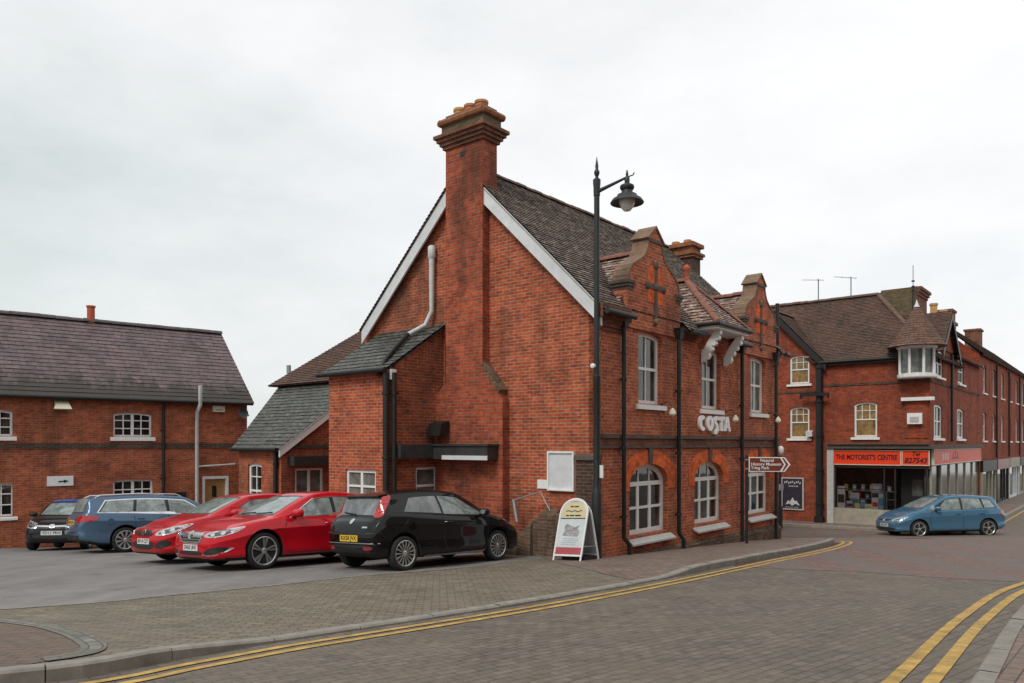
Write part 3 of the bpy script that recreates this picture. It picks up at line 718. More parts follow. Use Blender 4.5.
# rear hipped wing seen past the lean-to
m = MB(); EQ = lambda e, q, h: S_(e, h, -q)
we, wq, wz, sl = 1.84, 15.3, 2.08, .87
r1 = EQ(we + 3.2, wq - 3.2, wz + 3.2 * sl); r0 = EQ(we + 3.2, GW + .3, wz + 3.2 * sl)
tiles(m, [EQ(we, GW + .3, wz), EQ(we, wq, wz), r1, r0]); tiles(m, [EQ(we, wq, wz), EQ(we + 6.4, wq, wz), r1])
tiles(m, [EQ(we + 6.4, GW + .3, wz), EQ(we + 6.4, wq, wz), r1, r0])
wr = m.build('rear_roof', 'tile_brown', hall)
m = MB(); m.box(lambda t, h, o=0: EQ(t, o, h), we + .3, we + 6.1, -5, wz + .1, GW, wq - .3); m.build('rear_wing', 'brick', hall)
m = MB(); m.tube([EQ(2.5, 15.0, 2.3), EQ(2.5, 15.0, 2.85)], .08, 10); m.build('flue', 'metal', hall, smooth=40)

# ------------------------------------------------------------------ link block between the two
GE, QA, QB = .97, 10.26, 14.1
link = empty('outbuilding', base(Gb, 11.2, GE), 'low slate roofed brick outbuilding with white bargeboard between cottage and corner building', 'building')
m = MB()
m.prism(Gb, [(QA, -5), (12.5, -5), (12.5, -.1), (QA, -.1)], GE - .2, GE, [arch_outline(11.27, 12.0, -2.35, -.58, .04)])
SL = lambda e, h, o=0: Gb(QA - o, h, -e)              # e measured backwards from the front
m.prism(SL, [(-GE + .201, -5), (2.5, -5), (2.5, 2.2), (-GE + .201, -.12)], -.2, 0, [[(-.5, -1.55), (.48, -1.55), (.48, -.72), (-.5, -.72)]])
lw = m.build('wall', 'brick_left', link)
m = MB(); tiles(m, [Gb(QA - .16, -.14, GE + .18), Gb(12.6, -.14, GE + .18), Gb(15.5, 2.5, -2.77), Gb(QA - .16, 2.5, -2.77)], .2, .014)
m.build('roof', 'slate_dark', link)
m = MB(); A = [( -GE - .15, -.12), (2.77, 2.5), (2.77, 2.24), (-GE - .15, -.38)]
SR = lambda e, h, o=0: Gb(12.5 + o, h, -e)
m.hexa([SL(e, h, .15) for e, h in A], [SL(e, h, .11) for e, h in A]); m.build('bargeboard', 'white', link)
m = MB(); m.prism(SR, [(-GE + .201, -5), (2.5, -5), (2.5, 2.1), (-GE + .201, -.12)], -.2, 0); m.build('side_wall', 'brick_left', link)
m = MB(); m.tube([Gb(QA - .1, -.16, GE + .22), Gb(12.55, -.16, GE + .22)], .06, 10); m.build('gutter', 'gutter', link, smooth=40)
pipe(Gb, link, QA + .16, -3.0, -.2, GE + .09, .06)
window(Gb, link, 11.27, 12.0, -2.35, -.58, .04, 'par', GE - .06, .08, vb=(11.635,), hb=((-1.4, .06), (-.98, .03), (-1.85, .03)), sill=(GE + .06, .08, .06))
window(SL, link, -.5, .48, -1.55, -.72, 0, 'par', -.02, .06, mull=(.0,), hb=(), pane='pane_grey', sill=(.06, .07, .05), part_bars=())
m = MB(); m.box(SL, -.75, 1.6, -.62, -.36, .0, .32); m.build('lintel_hood', 'lead', link)
m = MB(); m.box(SL, .9, 1.6, -.52, -.42, .321, .34); m.build('hood_trim', 'white', link)
m = MB(); m.box(SL, -.85, 3.0, -.12, -.02, .0, .03); m.build('string_course', 'stone_dark', link)
m = MB(); m.box(Gb, QA + .05, QA + .3, -1.9, -1.6, GE, GE + .03); m.build('notice_plate', 'white', link)

# ------------------------------------------------------------------ cottage on the left
cot = empty('brick_cottage', base(Lf, 0), 'brick cottage with purple slate roof behind the parked cars on the left', 'building')
KE = 14.0; DB = 5.6; CE = 1.49
m = MB()
m.prism(Lf, [(0, -5), (KE, -5), (KE, CE), (0, CE)], -.25, 0,
        [arch_outline(2.98, 4.06, .22, .95, .05), arch_outline(2.95, 4.07, -2.0, -1.08, .015), [(.64, -3.6), (1.44, -3.6), (1.44, -1.07), (.64, -1.07)], arch_outline(6.6, 7.68, .22, .95, .05), arch_outline(6.6, 7.72, -2.0, -1.08, .015)])
E1 = lambda d, h, o=0: Lf(-o, h, -d)
m.prism(E1, [(.251, -5), (DB, -5), (DB, CE), (DB / 2, CE + DB / 2 * .88), (.251, CE + .23)], -.25, 0)
m.poly([Lf(KE, -5, 0), Lf(KE, -5, -DB), Lf(KE, CE, -DB), Lf(KE, CE + DB / 2 * .88, -DB / 2), Lf(KE, CE, 0)])
m.poly([Lf(0, -5, -DB), Lf(KE, -5, -DB), Lf(KE, CE, -DB), Lf(0, CE, -DB)])
m.build('wall', 'brick_left', cot)
m = MB(); rz = CE + .02 + DB / 2 * .885
tiles(m, [Lf(-.16, CE - .13, .2), Lf(KE, CE - .13, .2), Lf(KE, rz, -DB / 2), Lf(-.16, rz, -DB / 2)], .22, .016)
tiles(m, [Lf(-.16, CE - .13, -DB - .2), Lf(KE, CE - .13, -DB - .2), Lf(KE, rz, -DB / 2), Lf(-.16, rz, -DB / 2)], .22, .016)
rf = m.build('roof', 'slate', cot)
m = MB(); ridge_caps(m, Lf(-.16, rz + .04, -DB / 2), Lf(KE, rz + .04, -DB / 2), .12, .45); m.build('ridge_tile', 'ridge_grey', rf)
m = MB(); m.lathe(Lf(4.07, rz - .05, -DB / 2), [(.13, 0), (.13, .56), (.155, .58), (.155, .64), (.11, .64), (.1, .3)], 16); m.build('chimney_pot', 'terracotta_red', rf, smooth=50)
m = MB(); m.tube([Lf(-.1, CE - .16, .24), Lf(KE, CE - .16, .24)], .065, 10); m.build('gutter', 'gutter', cot, smooth=40)
m = MB(); m.box(Lf, .02, KE, -.13, .03, -.02, .03); m.build('string_course', 'brick_dark', cot)
for k in (0, 3.62):
    window(Lf, cot, 2.98 + k, 4.06 + k, .22, .95, .05, 'par', -.07, .055, mull=(3.52 + k,), vb=(3.27 + k, 3.77 + k), hb=((.47, .03), (.71, .03)), vbw=.03, sill=(.06, .12, .09))
    window(Lf, cot, 2.95 + k, 4.07 + k, -2.0, -1.08, .015, 'par', -.07, .055, mull=(3.51 + k,), vb=(3.24 + k, 3.78 + k), hb=((-1.38, .035), (-1.68, .03)), vbw=.03, sill=(.06, .1, .08), pane='pane' if k else 'pane')
m = MB(); m.box(Lf, .70, 1.38, -3.6, -1.13, -.16, -.10); dr = m.build('door', 'wood', cot)
m = MB(); m.box(Lf, .98, 1.12, -1.72, -1.36, -.11, -.09); m.build('door_light', 'black', dr)
m = MB(); m.lathe(Lf(.78, -2.4, -.1), [(.03, 0), (.03, .05)], 10, axis=Lf.n); m.build('handle', 'metal', dr)
m = MB()
for a, b, c, d in ((.62, .70, -3.6, -1.13), (1.38, 1.46, -3.6, -1.13), (.62, 1.46, -1.129, -1.04)): m.box(Lf, a, b, c, d, -.17, .012)
m.build('door_frame', 'white', cot)
pipe(Lf, cot, 2.66, -3.5, CE - .2, .07, .05)
m = MB(); m.tube([Lf(1.66, -3.5, .1), Lf(1.66, 1.0, .1), Lf(1.62, 1.25, .28), Lf(1.62, 1.85, .28)], .065, 12)
m.tube([Lf(1.66, -.72, .1), Lf(.44, -.66, .1)], .03, 8); m.build('vent_pipe', 'pipe_white', cot, smooth=50)
m = MB(); m.box(Lf, 1.97, 2.3, -1.78, -1.52, -.01, .02); m.build('air_grille', 'black', cot)

# ------------------------------------------------------------------ motorists' shop, across the side street
shop = empty('corner_shop', base(Rf, 1.0), 'red brick corner shop with round turret window and wide shop window across the side street', 'building')
RE = 3.78
win_r = [(.75, 1.67, .30, 1.80)]
gw = [(-2.02, -1.15, 2.72, 4.0), (-2.02, -1.15, .27, 1.68)]
m = MB()
m.prism(Rf, [(-6.5, -5), (-.05, -5), (-.05, -.02), (3.68, -.02), (3.68, RE), (-.6, RE), (-2.7, 5.95), (-4.8, RE), (-6.5, RE)], -.25, 0,
        [arch_outline(*w, .08) for w in gw + win_r])
upw = [(.75, 2.45, .26, 1.66), (5.8, 7.5, .26, 1.66), (.95, 2.6, 2.86, 4.0), (6.0, 7.5, 2.86, 4.0)]
m.prism(Kf, [(.251, -.02), (12, -.02), (12, RE + .45), (.251, RE + .45)], -.25, 0, [arch_outline(*w, .08) for w in upw])
m.build('wall', 'brick_right', shop)
m = MB(); m.box(Rf, -.6, 3.69, 2.53, 2.62, -.02, .03); m.box(Rf, -4.8, -.6, 2.30, 2.38, -.02, .028); m.box(Kf, 0.04, 12, 2.53, 2.62, -.02, .03)
m.build('string_course', 'brick_dark', shop)
for w, pn in zip(gw + win_r, ('pane_tan', 'pane_tan', 'pane_tan')):
    c = (w[0] + w[1]) / 2; mid = (w[2] + w[3]) / 2; a = (w[1] - w[0]) / 3
    window(Rf, shop, *w, .08, 'par', -.07, .075, vb=(), hb=((mid, .05), ((mid + w[3]) / 2, .025)), vbw=.026, pane=pn, sill=(.08, .11, .12), part_bars=((w[0] + a, mid, w[3]), (w[0] + 2 * a, mid, w[3])))
for w in upw:
    c = (w[0] + w[1]) / 2
    window(Kf, shop, *w, .08, 'par', -.05, .09, vb=(c,), hb=(((w[2] + w[3]) / 2, .05),), pane='pane', sill=(.1, .11, .12))
# roofs
m = MB(); rg = lambda r, D, h: Rf(r, h, -D)
D0 = 3.1; rhh = RE + D0
tiles(m, [rg(-.9, -.2, RE - .2), rg(3.9, -.2, RE - .2), rg(.95, D0, rhh), rg(-6.5, D0, rhh)])
tiles(m, [rg(3.9, -.2, RE - .2), rg(3.9, 6.4, RE - .2), rg(.95, D0, rhh)])
tiles(m, [rg(-6.5, 6.4, RE - .2), rg(3.9, 6.4, RE - .2), rg(.95, D0, rhh), rg(-6.5, D0, rhh)])
tiles(m, [rg(-.38, -.22, RE - .22), rg(-2.7, -.22, 6.1), rg(-2.7, 2.35, 6.1), rg(-.6, .2, RE)])
tiles(m, [rg(-5.02, -.22, RE - .22), rg(-2.7, -.22, 6.1), rg(-2.7, 2.35, 6.1), rg(-4.8, .2, RE)])
rfr = m.build('roof', 'tile_brown', shop)
for a_, b_, r_ in ((rg(-6.5, D0, rhh + .04), rg(.95, D0, rhh + .04), .12), (rg(.95, D0, rhh + .05), rg(3.8, -.1, RE - .05), .1), (rg(-2.7, -.22, 6.13), rg(-2.7, 2.3, 6.13), .1)): m = MB(); ridge_caps(m, a_, b_, r_); m.build('ridge_tile', 'ridge_brown', rfr)
barge(Rf, (-.36, RE - .26, 0), (-2.7, 6.06, 0), .34, .24, 'black', shop); barge(Rf, (-5.04, RE - .26, 0), (-2.7, 6.06, 0), .34, .24, 'black', shop)
m = MB(); m.tube([Rf(-.6, RE - .2, .24), Rf(2.6, RE - .2, .24)], .06, 10); m.box(Rf, -.5, 3.6, RE - .34, RE - .26, .0, .18); m.build('gutter', 'gutter', shop, smooth=40)
pipe(Rf, shop, -.66, Gh(13.7, 33.7) - .02, RE - .3, .17, .15, mat='black')
m = MB(); m.box(Rf, -1.43, -.2, 2.12, 2.24, .3, .42); m.box(Rf, -1.43, -1.36, 2.0, 2.12, .3, .4); m.box(Rf, -.27, -.2, 2.0, 2.12, .3, .4); m.box(Rf, -.74, -.58, 2.1, 2.2, .0, .42); m.build('crossarm', 'black', shop)
m = MB(); m.box(Rf, -.84, -.48, -3.7, -3.2, .02, .34); m.build('pipe_boxing', 'black', shop)
# wide lichen-grown stack with a brick return
m = MB(); CK = lambda r, h, o=0: Rf(r, h, -o)
m.prism(Rf, [(.85, 5.2), (2.5, 4.2), (2.5, 7.05), (1.2, 7.0), (.95, 6.93), (.85, 6.7)], -3.35, -3.2); ck = m.build('chimney', 'mossbrick', shop)
m = MB(); m.box(Rf, .9, 2.52, 4.2, 7.02, -5.3, -3.351)
for k in range(3): m.box(Rf, 1.0, 2.57 + .06 * k, 6.72 + .13 * k, 6.849 + .13 * k, -5.3 - .06 * k, -3.351)
m.box(Rf, 1.0, 2.6, 5.6, 5.7, -5.35, -3.351); m.build('stack_return', 'brick_brown', ck)
m = MB(); m.lathe(Rf(2.2, 7.05, -4.4), [(.16, 0), (.14, .25), (.1, .25)], 12); m.build('chimney_pot', 'terracotta', ck, smooth=40)
# corner turret window
tc = (3.2, .05)
def T8(r, n=16): return [(tc[0] + r * math.cos(2 * math.pi * (k + .5) / n), tc[1] + r * math.sin(2 * math.pi * (k + .5) / n)) for k in range(n)]
m = MB(); prof = [(1.12, 3.98), (1.02, 4.08), (.86, 4.3), (.62, 4.72), (.3, 5.25), (.03, 5.72)]
for (ra, ha), (rb, hb) in zip(prof, prof[1:]):
    n = max(1, int(math.hypot(ra - rb, hb - ha) / .11)); A = T8(1)
    for j in range(n):
        r0_ = ra + (rb - ra) * j / n; r1_ = ra + (rb - ra) * (j + 1) / n; h0_ = ha + (hb - ha) * j / n; h1_ = ha + (hb - ha) * (j + 1) / n
        for k in range(16):
            a0 = 2 * math.pi * (k + .5) / 16; a1 = 2 * math.pi * (k + 1.5) / 16
            q = lambda r, a, h: Rf(tc[0] + r * math.cos(a), h, tc[1] + r * math.sin(a))
            m.poly([q(r0_ + .018, a0, h0_), q(r0_ + .018, a1, h0_), q(r1_, a1, h1_), q(r1_, a0, h1_)], 0, [(a0 * .8 + j * .08, h0_ * 1.3), (a1 * .8 + j * .08, h0_ * 1.3), (a1 * .8 + j * .08, h1_ * 1.3), (a0 * .8 + j * .08, h1_ * 1.3)])
            m.poly([q(r0_, a0, h0_), q(r0_, a1, h0_), q(r0_ + .018, a1, h0_), q(r0_ + .018, a0, h0_)])
m.poly([Rf(p[0], 3.98, p[1]) for p in T8(1.11)])
tur = m.build('turret_roof', 'tile_hot', shop, merge=False, recalc=False)
m = MB(); m.lathe(Rf(tc[0], 5.62, tc[1]), [(.12, 0), (.08, .08), (.035, .2), (.012, .3)], 12); m.build('finial', 'white_board', tur, smooth=50)
m = MB(); m.lathe(Rf(tc[0], 0, tc[1]), [(.70, 2.70), (.72, 2.74), (.72, 2.86), (.66, 2.87), (.60, 2.872), (.60, 3.88), (.66, 3.882), (.72, 3.9), (.8, 4.02)], 16)
for k in range(16):
    a = 2 * math.pi * (k + .5) / 16
    if k % 2 == 0: m.tube([Rf(tc[0] + .66 * math.cos(a), 2.86, tc[1] + .66 * math.sin(a)), Rf(tc[0] + .66 * math.cos(a), 3.9, tc[1] + .66 * math.sin(a))], .055, 6)
ori = m.build('turret_window', 'white', shop)
m = MB(); m.lathe(Rf(tc[0], 0, tc[1]), [(.615, 2.9), (.615, 3.86)], 16); m.build('pane', 'pane_grey', ori)
m = MB(); m.box(Rf, 2.64, 3.85, 1.78, 1.92, -.02, .2); m.build('stone_hood', 'white', shop)
m = MB(); m.box(Rf, 2.75, 3.6, .25, 1.779, -.001, .03); m.build('blocked_window', 'brick_right', shop)
m = MB(); m.box(Rf, 2.87, 3.42, .82, 1.27, .03, .2); wb = m.build('vent_cowl', 'white', shop)
m = MB(); m.box(Rf, 2.98, 3.31, .9, 1.12, .2, .215); m.build('cowl_slot', 'grey_sill', wb)
# second front beyond the corner: gable with dark boards, pipe, pots
m = MB()
m.prism(Kf, [(1.5, RE + .3), (4.9, RE + .3), (3.2, 5.6)], -.2, .06)
m.build('side_gable', 'brick_right', shop)
barge(Kf, (1.2, RE + .1, 0), (3.2, 5.75, 0), .3, .28, 'black', shop); barge(Kf, (5.2, RE + .1, 0), (3.2, 5.75, 0), .3, .28, 'black', shop)
m = MB(); kk = lambda t, D, h: Kf(t, h, -D)
for s in (1, -1): tiles(m, [kk(3.2 + 2.0 * s, -.26, RE + .12), kk(3.2, -.26, 5.8), kk(3.2, 2.6, 5.8), kk(3.2 + 2.0 * s, 2.2, RE + .12)])
tiles(m, [kk(4.4, -.25, RE + .2), kk(12, -.25, RE + .2), kk(12, 3.2, 6.3), kk(4.4, 3.2, 6.3)])
m.build('side_roof', 'tile_brown', shop)
for a_, b_, pots in ((8.1, 9.1, (8.6,)), (10.6, 12.2, (11.0, 11.8))):
    m = MB(); m.box(Kf, a_, b_, 4.2, 6.35, -1.9, -1.1); m.box(Kf, a_ - .08, b_ + .08, 6.351, 6.5, -1.98, -1.02); ch_ = m.build('chimney', 'brick_brown', shop)
    for t in pots: m = MB(); m.lathe(Kf(t, 6.49, -1.5), [(.17, 0), (.16, .5), (.2, .52), (.2, .62), (.13, .62)], 14); m.build('chimney_pot', 'ochre', ch_, smooth=40)
pipe(Kf, shop, 3.9, .1, RE + .2, .12, .06, mat='black')
# unseen terrace added beside and behind the camera for paint and glass to reflect
OF = frame((C0[0] - V.x * 12.2, C0[1] - V.y * 12.2), U, V)
unseen_terrace = empty('terraced_building', base(OF, -10), 'unseen plain brick terrace added behind the camera for reflections in glass and paint', 'building')
ow = [(-33.2 + 3.1 * k, -32.1 + 3.1 * k, h0, h0 + 1.6) for k in range(17) for h0 in (-1.0, 2.1)]
m = MB(); m.prism(OF, [(-35, -4), (19, -4), (19, 4.6), (-35, 4.6)], -.25, 0, [arch_outline(*w, .06) for w in ow])
for t_ in (-35, 19): m.poly([OF(t_, -4, -.26), OF(t_, -4, -7), OF(t_, 4.6, -7), OF(t_, 7.6, -3.5), OF(t_, 4.6, -.26)])
m.build('wall', 'brick_right', unseen_terrace)
m = MB()
for a_, b_ in ((.25, -3.5), (-7.25, -3.5)): m.poly([OF(-35.1, 4.5, a_), OF(19.1, 4.5, a_), OF(19.1, 7.7, b_), OF(-35.1, 7.7, b_)])
m.build('roof', 'tile_brown', unseen_terrace)
for w_ in ow: window(OF, unseen_terrace, *w_, .06, 'par', -.08, .08, vb=((w_[0] + w_[1]) / 2,), hb=(((w_[2] + w_[3]) / 2, .05),), sill=(.08, .1, .1))

# next terrace along the side road
TF = lambda t, h, o=0: Kf(t + 12.02, h, o)
TF.n = Kf.n; TF.d = Kf.d
ter = empty('terraced_building', base(TF, 3), 'red brick terrace with plain tiled roof beyond the corner shop at the right edge', 'building')
tw = [(1.2 + 3.4 * k, 2.3 + 3.4 * k, h0, h0 + 1.5) for k in range(9) for h0 in (.2, 2.8)]
m = MB(); m.prism(TF, [(0, -5.5), (32, -5.5), (32, 4.9), (0, 4.9)], -.25, 0, [arch_outline(*w, .06) for w in tw]); m.poly([TF(0, -5.5, -.26), TF(0, -5.5, -7), TF(0, 4.9, -7), TF(0, 7.9, -3.5), TF(0, 4.9, -.26)]); m.build('wall', 'brick_right', ter)
m = MB(); tiles(m, [TF(-.1, 4.75, .2), TF(32, 4.75, .2), TF(32, 7.95, -3.5), TF(-.1, 7.95, -3.5)], .2, .02); m.build('roof', 'tile_brown', ter)
for w_ in tw: window(TF, ter, *w_, .06, 'par', -.08, .08, vb=((w_[0] + w_[1]) / 2,), hb=(((w_[2] + w_[3]) / 2, .05),), sill=(.08, .1, .1))
for t_ in (10, 21): m = MB(); m.box(TF, t_, t_ + 1.3, 6.5, 8.7, -4, -3); m.box(TF, t_ - .08, t_ + 1.38, 8.701, 8.85, -4.08, -2.92); m.build('chimney', 'brick_brown', ter)
for k in range(6):
    a_ = .3 + 5.3 * k
    m = MB(); m.box(TF, a_, a_ + 4.9, -1.5, -.9, .0, .14); sf = m.build('shopfront', ('black', 'brown_sign', 'riser')[k % 3], ter)
    m = MB()
    for q_ in (a_, a_ + 2.2, a_ + 3.3, a_ + 4.75): m.box(TF, q_, q_ + .14, -5.3, -1.501, .0, .1)
    m.box(TF, a_ + .14, a_ + 3.3, -5.3, -3.3, .0, .07); m.build('shop_frame', ('riser', 'black', 'white_board')[k % 3], sf)
    m = MB(); m.box(TF, a_ + .14, a_ + 4.75, -5.3, -1.501, -.05, .03); m.build('shop_glass', 'pane', sf)
    if k: pipe(TF, ter, a_ - .15, -.8, 4.6, .1, .06, mat='black', clips=False)
# shop front
m = MB(); m.box(Rf, -.36, 3.9, -.20, -.021, -.2, .22); m.box(Rf, -.3, 3.68, -.02, .04, -.1, .3); m.box(Kf, .0, 12, -.2, -.02, -.2, .2); m.build('cornice', 'stone_dark', shop)
m = MB(); m.box(Rf, -.34, 3.66, -.92, -.201, -.2, .018); m.box(Kf, .04, 12, -.92, -.201, -.2, .018); m.build('sign_board', 'black', shop)
m = MB(); m.box(Rf, -.34, -.06, -4, -.2, -.2, .16); m.build('pilaster', 'grey_sill', shop)
m = MB(); m.box(Rf, -.06, 2.35, -4.2, -2.78, -.2, .05); m.build('stall_riser', 'riser', shop)
m = MB(); m.box(Rf, -.05, 3.66, -1.02, -.90, -.2, .06)
for r in (-.02, 1.96, 2.38, 3.55): m.box(Rf, r - .035, r + .035, (-2.78 if r < 2.3 else -4.0), -1.02, -.06, .03)
m.box(Rf, -.05, 1.96, -1.95, -1.92, -.03, .0)
m.build('window_frame', 'black', shop)
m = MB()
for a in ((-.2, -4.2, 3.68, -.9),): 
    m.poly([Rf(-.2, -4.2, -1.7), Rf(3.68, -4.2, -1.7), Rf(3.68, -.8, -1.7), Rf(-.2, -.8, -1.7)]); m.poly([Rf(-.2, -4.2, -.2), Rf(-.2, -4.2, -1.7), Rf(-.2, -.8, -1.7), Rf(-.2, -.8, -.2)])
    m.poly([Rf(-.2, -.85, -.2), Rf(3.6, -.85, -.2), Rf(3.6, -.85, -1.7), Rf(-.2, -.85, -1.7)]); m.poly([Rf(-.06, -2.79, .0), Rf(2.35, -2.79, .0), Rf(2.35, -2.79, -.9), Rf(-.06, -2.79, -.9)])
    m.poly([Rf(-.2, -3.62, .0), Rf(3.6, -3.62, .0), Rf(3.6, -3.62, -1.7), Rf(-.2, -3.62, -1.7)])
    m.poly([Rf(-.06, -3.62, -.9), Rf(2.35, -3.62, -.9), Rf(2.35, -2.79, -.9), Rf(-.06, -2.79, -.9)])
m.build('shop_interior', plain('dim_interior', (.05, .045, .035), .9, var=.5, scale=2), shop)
def clear_glass():
    m, nt, b = new_mat('clear_shop_glass'); nt.nodes.remove(b)
    tr = nt.nodes.new('ShaderNodeBsdfTransparent'); tr.inputs[0].default_value = (.95, .96, .955, 1)
    gl = nt.nodes.new('ShaderNodeBsdfGlossy'); gl.inputs['Roughness'].default_value = .03
    fr = nt.nodes.new('ShaderNodeFresnel'); fr.inputs[0].default_value = 1.5
    mx = nt.nodes.new('ShaderNodeMixShader'); o = [n for n in nt.nodes if n.type == 'OUTPUT_MATERIAL'][0]
    nt.links.new(fr.outputs[0], mx.inputs[0]); nt.links.new(tr.outputs[0], mx.inputs[1]); nt.links.new(gl.outputs[0], mx.inputs[2]); nt.links.new(mx.outputs[0], o.inputs[0])
    return m
M['clear'] = clear_glass()
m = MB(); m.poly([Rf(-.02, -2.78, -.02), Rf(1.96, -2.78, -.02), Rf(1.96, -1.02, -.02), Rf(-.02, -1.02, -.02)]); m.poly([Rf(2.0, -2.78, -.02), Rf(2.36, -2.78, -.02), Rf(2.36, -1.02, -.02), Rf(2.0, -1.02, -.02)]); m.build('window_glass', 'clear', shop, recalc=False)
m = MB(); m.poly([Rf(2.42, -3.6, -.8), Rf(3.5, -3.6, -.8), Rf(3.5, -1.05, -.8), Rf(2.42, -1.05, -.8)]); sd = m.build('shop_door', 'black', shop)
m = MB(); m.box(Rf, 2.85, 3.25, -2.2, -1.5, -.8, -.78); m.build('door_glass', 'pane_grey', sd)
m = MB(); m.box(Kf, .25, 12, -4.2, -.901, -.25, -.05); m.build('side_shopfront', glass_mat('side_shop_glass', (.06, .06, .05), .12, .5, (.16, .15, .13)), shop)
m = MB()
for t in (.3, 2.2, 4.1, 6.0, 8.0, 10.0): m.box(Kf, t - .06, t + .06, -4.2, -.9, -.06, .0)
m.box(Kf, .25, 12, -4.2, -3.1, -.04, .01); m.build('side_frame', 'riser', shop)

def goods(nm, label, cat, r, o, w, h, d, mat, band=None):
    m = MB(); z0 = -2.785; o = min(-.03, o + .1)
    m.box(Rf, r - w / 2, r + w / 2, z0, z0 + h, o - d, o)
    t = m.build(nm, mat); tag(t, label, cat, 'goods in the shop window'); recenter(t, Rf(r, z0 + CAMZ, o - d / 2))
    if band:
        m = MB(); m.box(Rf, r - w * .42, r + w * .42, z0 + h * .25, z0 + h * .62, o, o + .006); m.build('printed_panel', band, t)
        m = MB(); m.box(Rf, r - w * .35, r + w * .35, z0 + h * .72, z0 + h * .9, o, o + .006); m.build('printed_panel', 'white', t)
for nm, c in dict(g_blue=(.10, .36, .62), g_yel=(.85, .70, .06), g_wht=(.84, .84, .84), g_cyan=(.32, .60, .68), g_dk=(.06, .06, .07), g_red=(.62, .05, .05), g_lil=(.48, .45, .62)).items(): M[nm] = plain('pack_' + nm[2:], c, .45)
goods('display_stand', 'tall white display stand with black patches at the left of the shop window', 'display stand', .20, -.15, .32, .95, .1, 'g_wht', 'g_dk')
goods('carton', 'lilac patterned carton on the shop window floor beside the white stand', 'box', .56, -.15, .28, .32, .22, 'g_lil', 'g_dk')
goods('carton', 'pale carton with blue panel standing on a back shelf in shop window', 'box', .66, -.5, .36, .66, .2, 'g_wht', 'g_blue')
goods('carton', 'yellow carton on the shop window floor', 'box', .86, -.15, .22, .25, .18, 'g_yel', 'g_wht')
goods('carton', 'plain blue carton right of the yellow one', 'box', 1.08, -.2, .2, .4, .18, 'g_blue', 'g_lil')
goods('carton', 'small low cream packet with yellow front in shop window', 'box', 1.32, -.12, .28, .22, .16, 'g_wht', 'g_yel')
goods('carton', 'white carton with red panel near the right of shop window', 'box', 1.58, -.15, .24, .5, .2, 'g_wht', 'g_red')
goods('display_stand', 'tall grey display stand behind the red panelled carton', 'display stand', 1.52, -.55, .38, 1.08, .1, 'g_lil', 'g_dk')
goods('carton', 'large pale turquoise carton at the right end of shop window', 'box', 1.82, -.3, .3, .72, .22, 'g_cyan', 'g_blue')
rs = random.Random(11)
for k in range(12):
    mats = ['g_blue', 'g_yel', 'g_wht', 'g_cyan', 'g_red', 'g_lil']; mt_ = mats[k % 6]; r_ = .1 + .175 * k
    hh_ = rs.uniform(.16, .34); pos = 'upper' if k % 2 else 'middle'
    m = MB(); z0 = -2.02 if k % 2 else -2.36; m.box(Rf, r_ - .07, r_ + .07, z0, z0 + hh_, -.62, -.5)
    t = m.build('product_pack', mt_); cn_ = dict(g_blue='blue', g_yel='yellow', g_wht='white', g_cyan='turquoise', g_red='red', g_lil='lilac')[mt_]
    tag(t, f"{'taller' if hh_ > .25 else 'shorter'} {cn_} pack on the {pos} rear shelf, {'left' if k < 6 else 'right'} half of shop window", 'box', 'packs on the rear shelves of the shop'); recenter(t, Rf(r_, z0 + CAMZ, -.56))
    m = MB(); m.box(Rf, r_ - .05, r_ + .05, z0 + hh_ * .3, z0 + hh_ * .6, -.499, -.495); m.build('printed_panel', 'g_wht' if mt_ != 'g_wht' else 'g_red', t)
m = MB(); m.box(Rf, -.04, 2.3, -2.05, -2.022, -.7, -.46); m.build('shelf', 'metal', shop)
m = MB(); m.box(Rf, -.04, 2.3, -2.39, -2.362, -.7, -.46); m.build('shelf', 'metal', shop)
# fascia signs
def fascia(F, t0, t1, h0, h1, mat, label, o=.1, nm='shop_sign'):
    m = MB(); m.box(F, t0, t1, h0, h1, .02, o); s = m.build(nm, mat); tag(s, label, 'sign'); recenter(s, F((t0 + t1) / 2, h0 + CAMZ, o / 2))
    m = MB()
    for a, b, c, d in ((t0 - .03, t1 + .03, h0 - .03, h0), (t0 - .03, t1 + .03, h1, h1 + .03), (t0 - .03, t0, h0, h1), (t1, t1 + .03, h0, h1)): m.box(F, a, b, c, d, .02, o + .02)
    m.build('sign_frame', 'cream', s); return s
s = fascia(Rf, -.10, 2.60, -.87, -.29, 'orange_sign', 'long orange fascia sign over the shop window with black capital letters')
text_obj("THE MOTORIST'S CENTRE", Rf, 1.25, -.575, .104, .30, 'black', s, bold=.008, fit=2.46)
s = fascia(Rf, 2.68, 3.65, -.86, -.28, 'orange_sign', 'short orange fascia sign with slanted black telephone number')
text_obj("Tel", Rf, 3.17, -.42, .104, .26, 'black', s, bold=.006, shear=.25, fit=.30); text_obj("827543", Rf, 3.16, -.69, .104, .30, 'black', s, bold=.008, shear=.25, fit=.84)
s = fascia(Kf, .2, 11.8, -.84, -.24, 'pink_sign', 'faded red fascia sign on the side shopfront round the corner')
m = MB()
for k in range(3): m.prism(Kf, [(4.0 + k * .55, -.68), (4.55 + k * .55, -.68), (4.28 + k * .55, -.38)], .1, .106)
m.prism(Kf, [(4.28, -.42), (5.4, -.42), (4.84, -.3)], .1, .107)
m.build('emblem', 'sign_red', s)
m = MB()
for t in (1.9, 2.4, 2.9): m.box(Kf, t, t + .3, -.7, -.4, .1, .106)
m.build('emblem', 'metal', s)

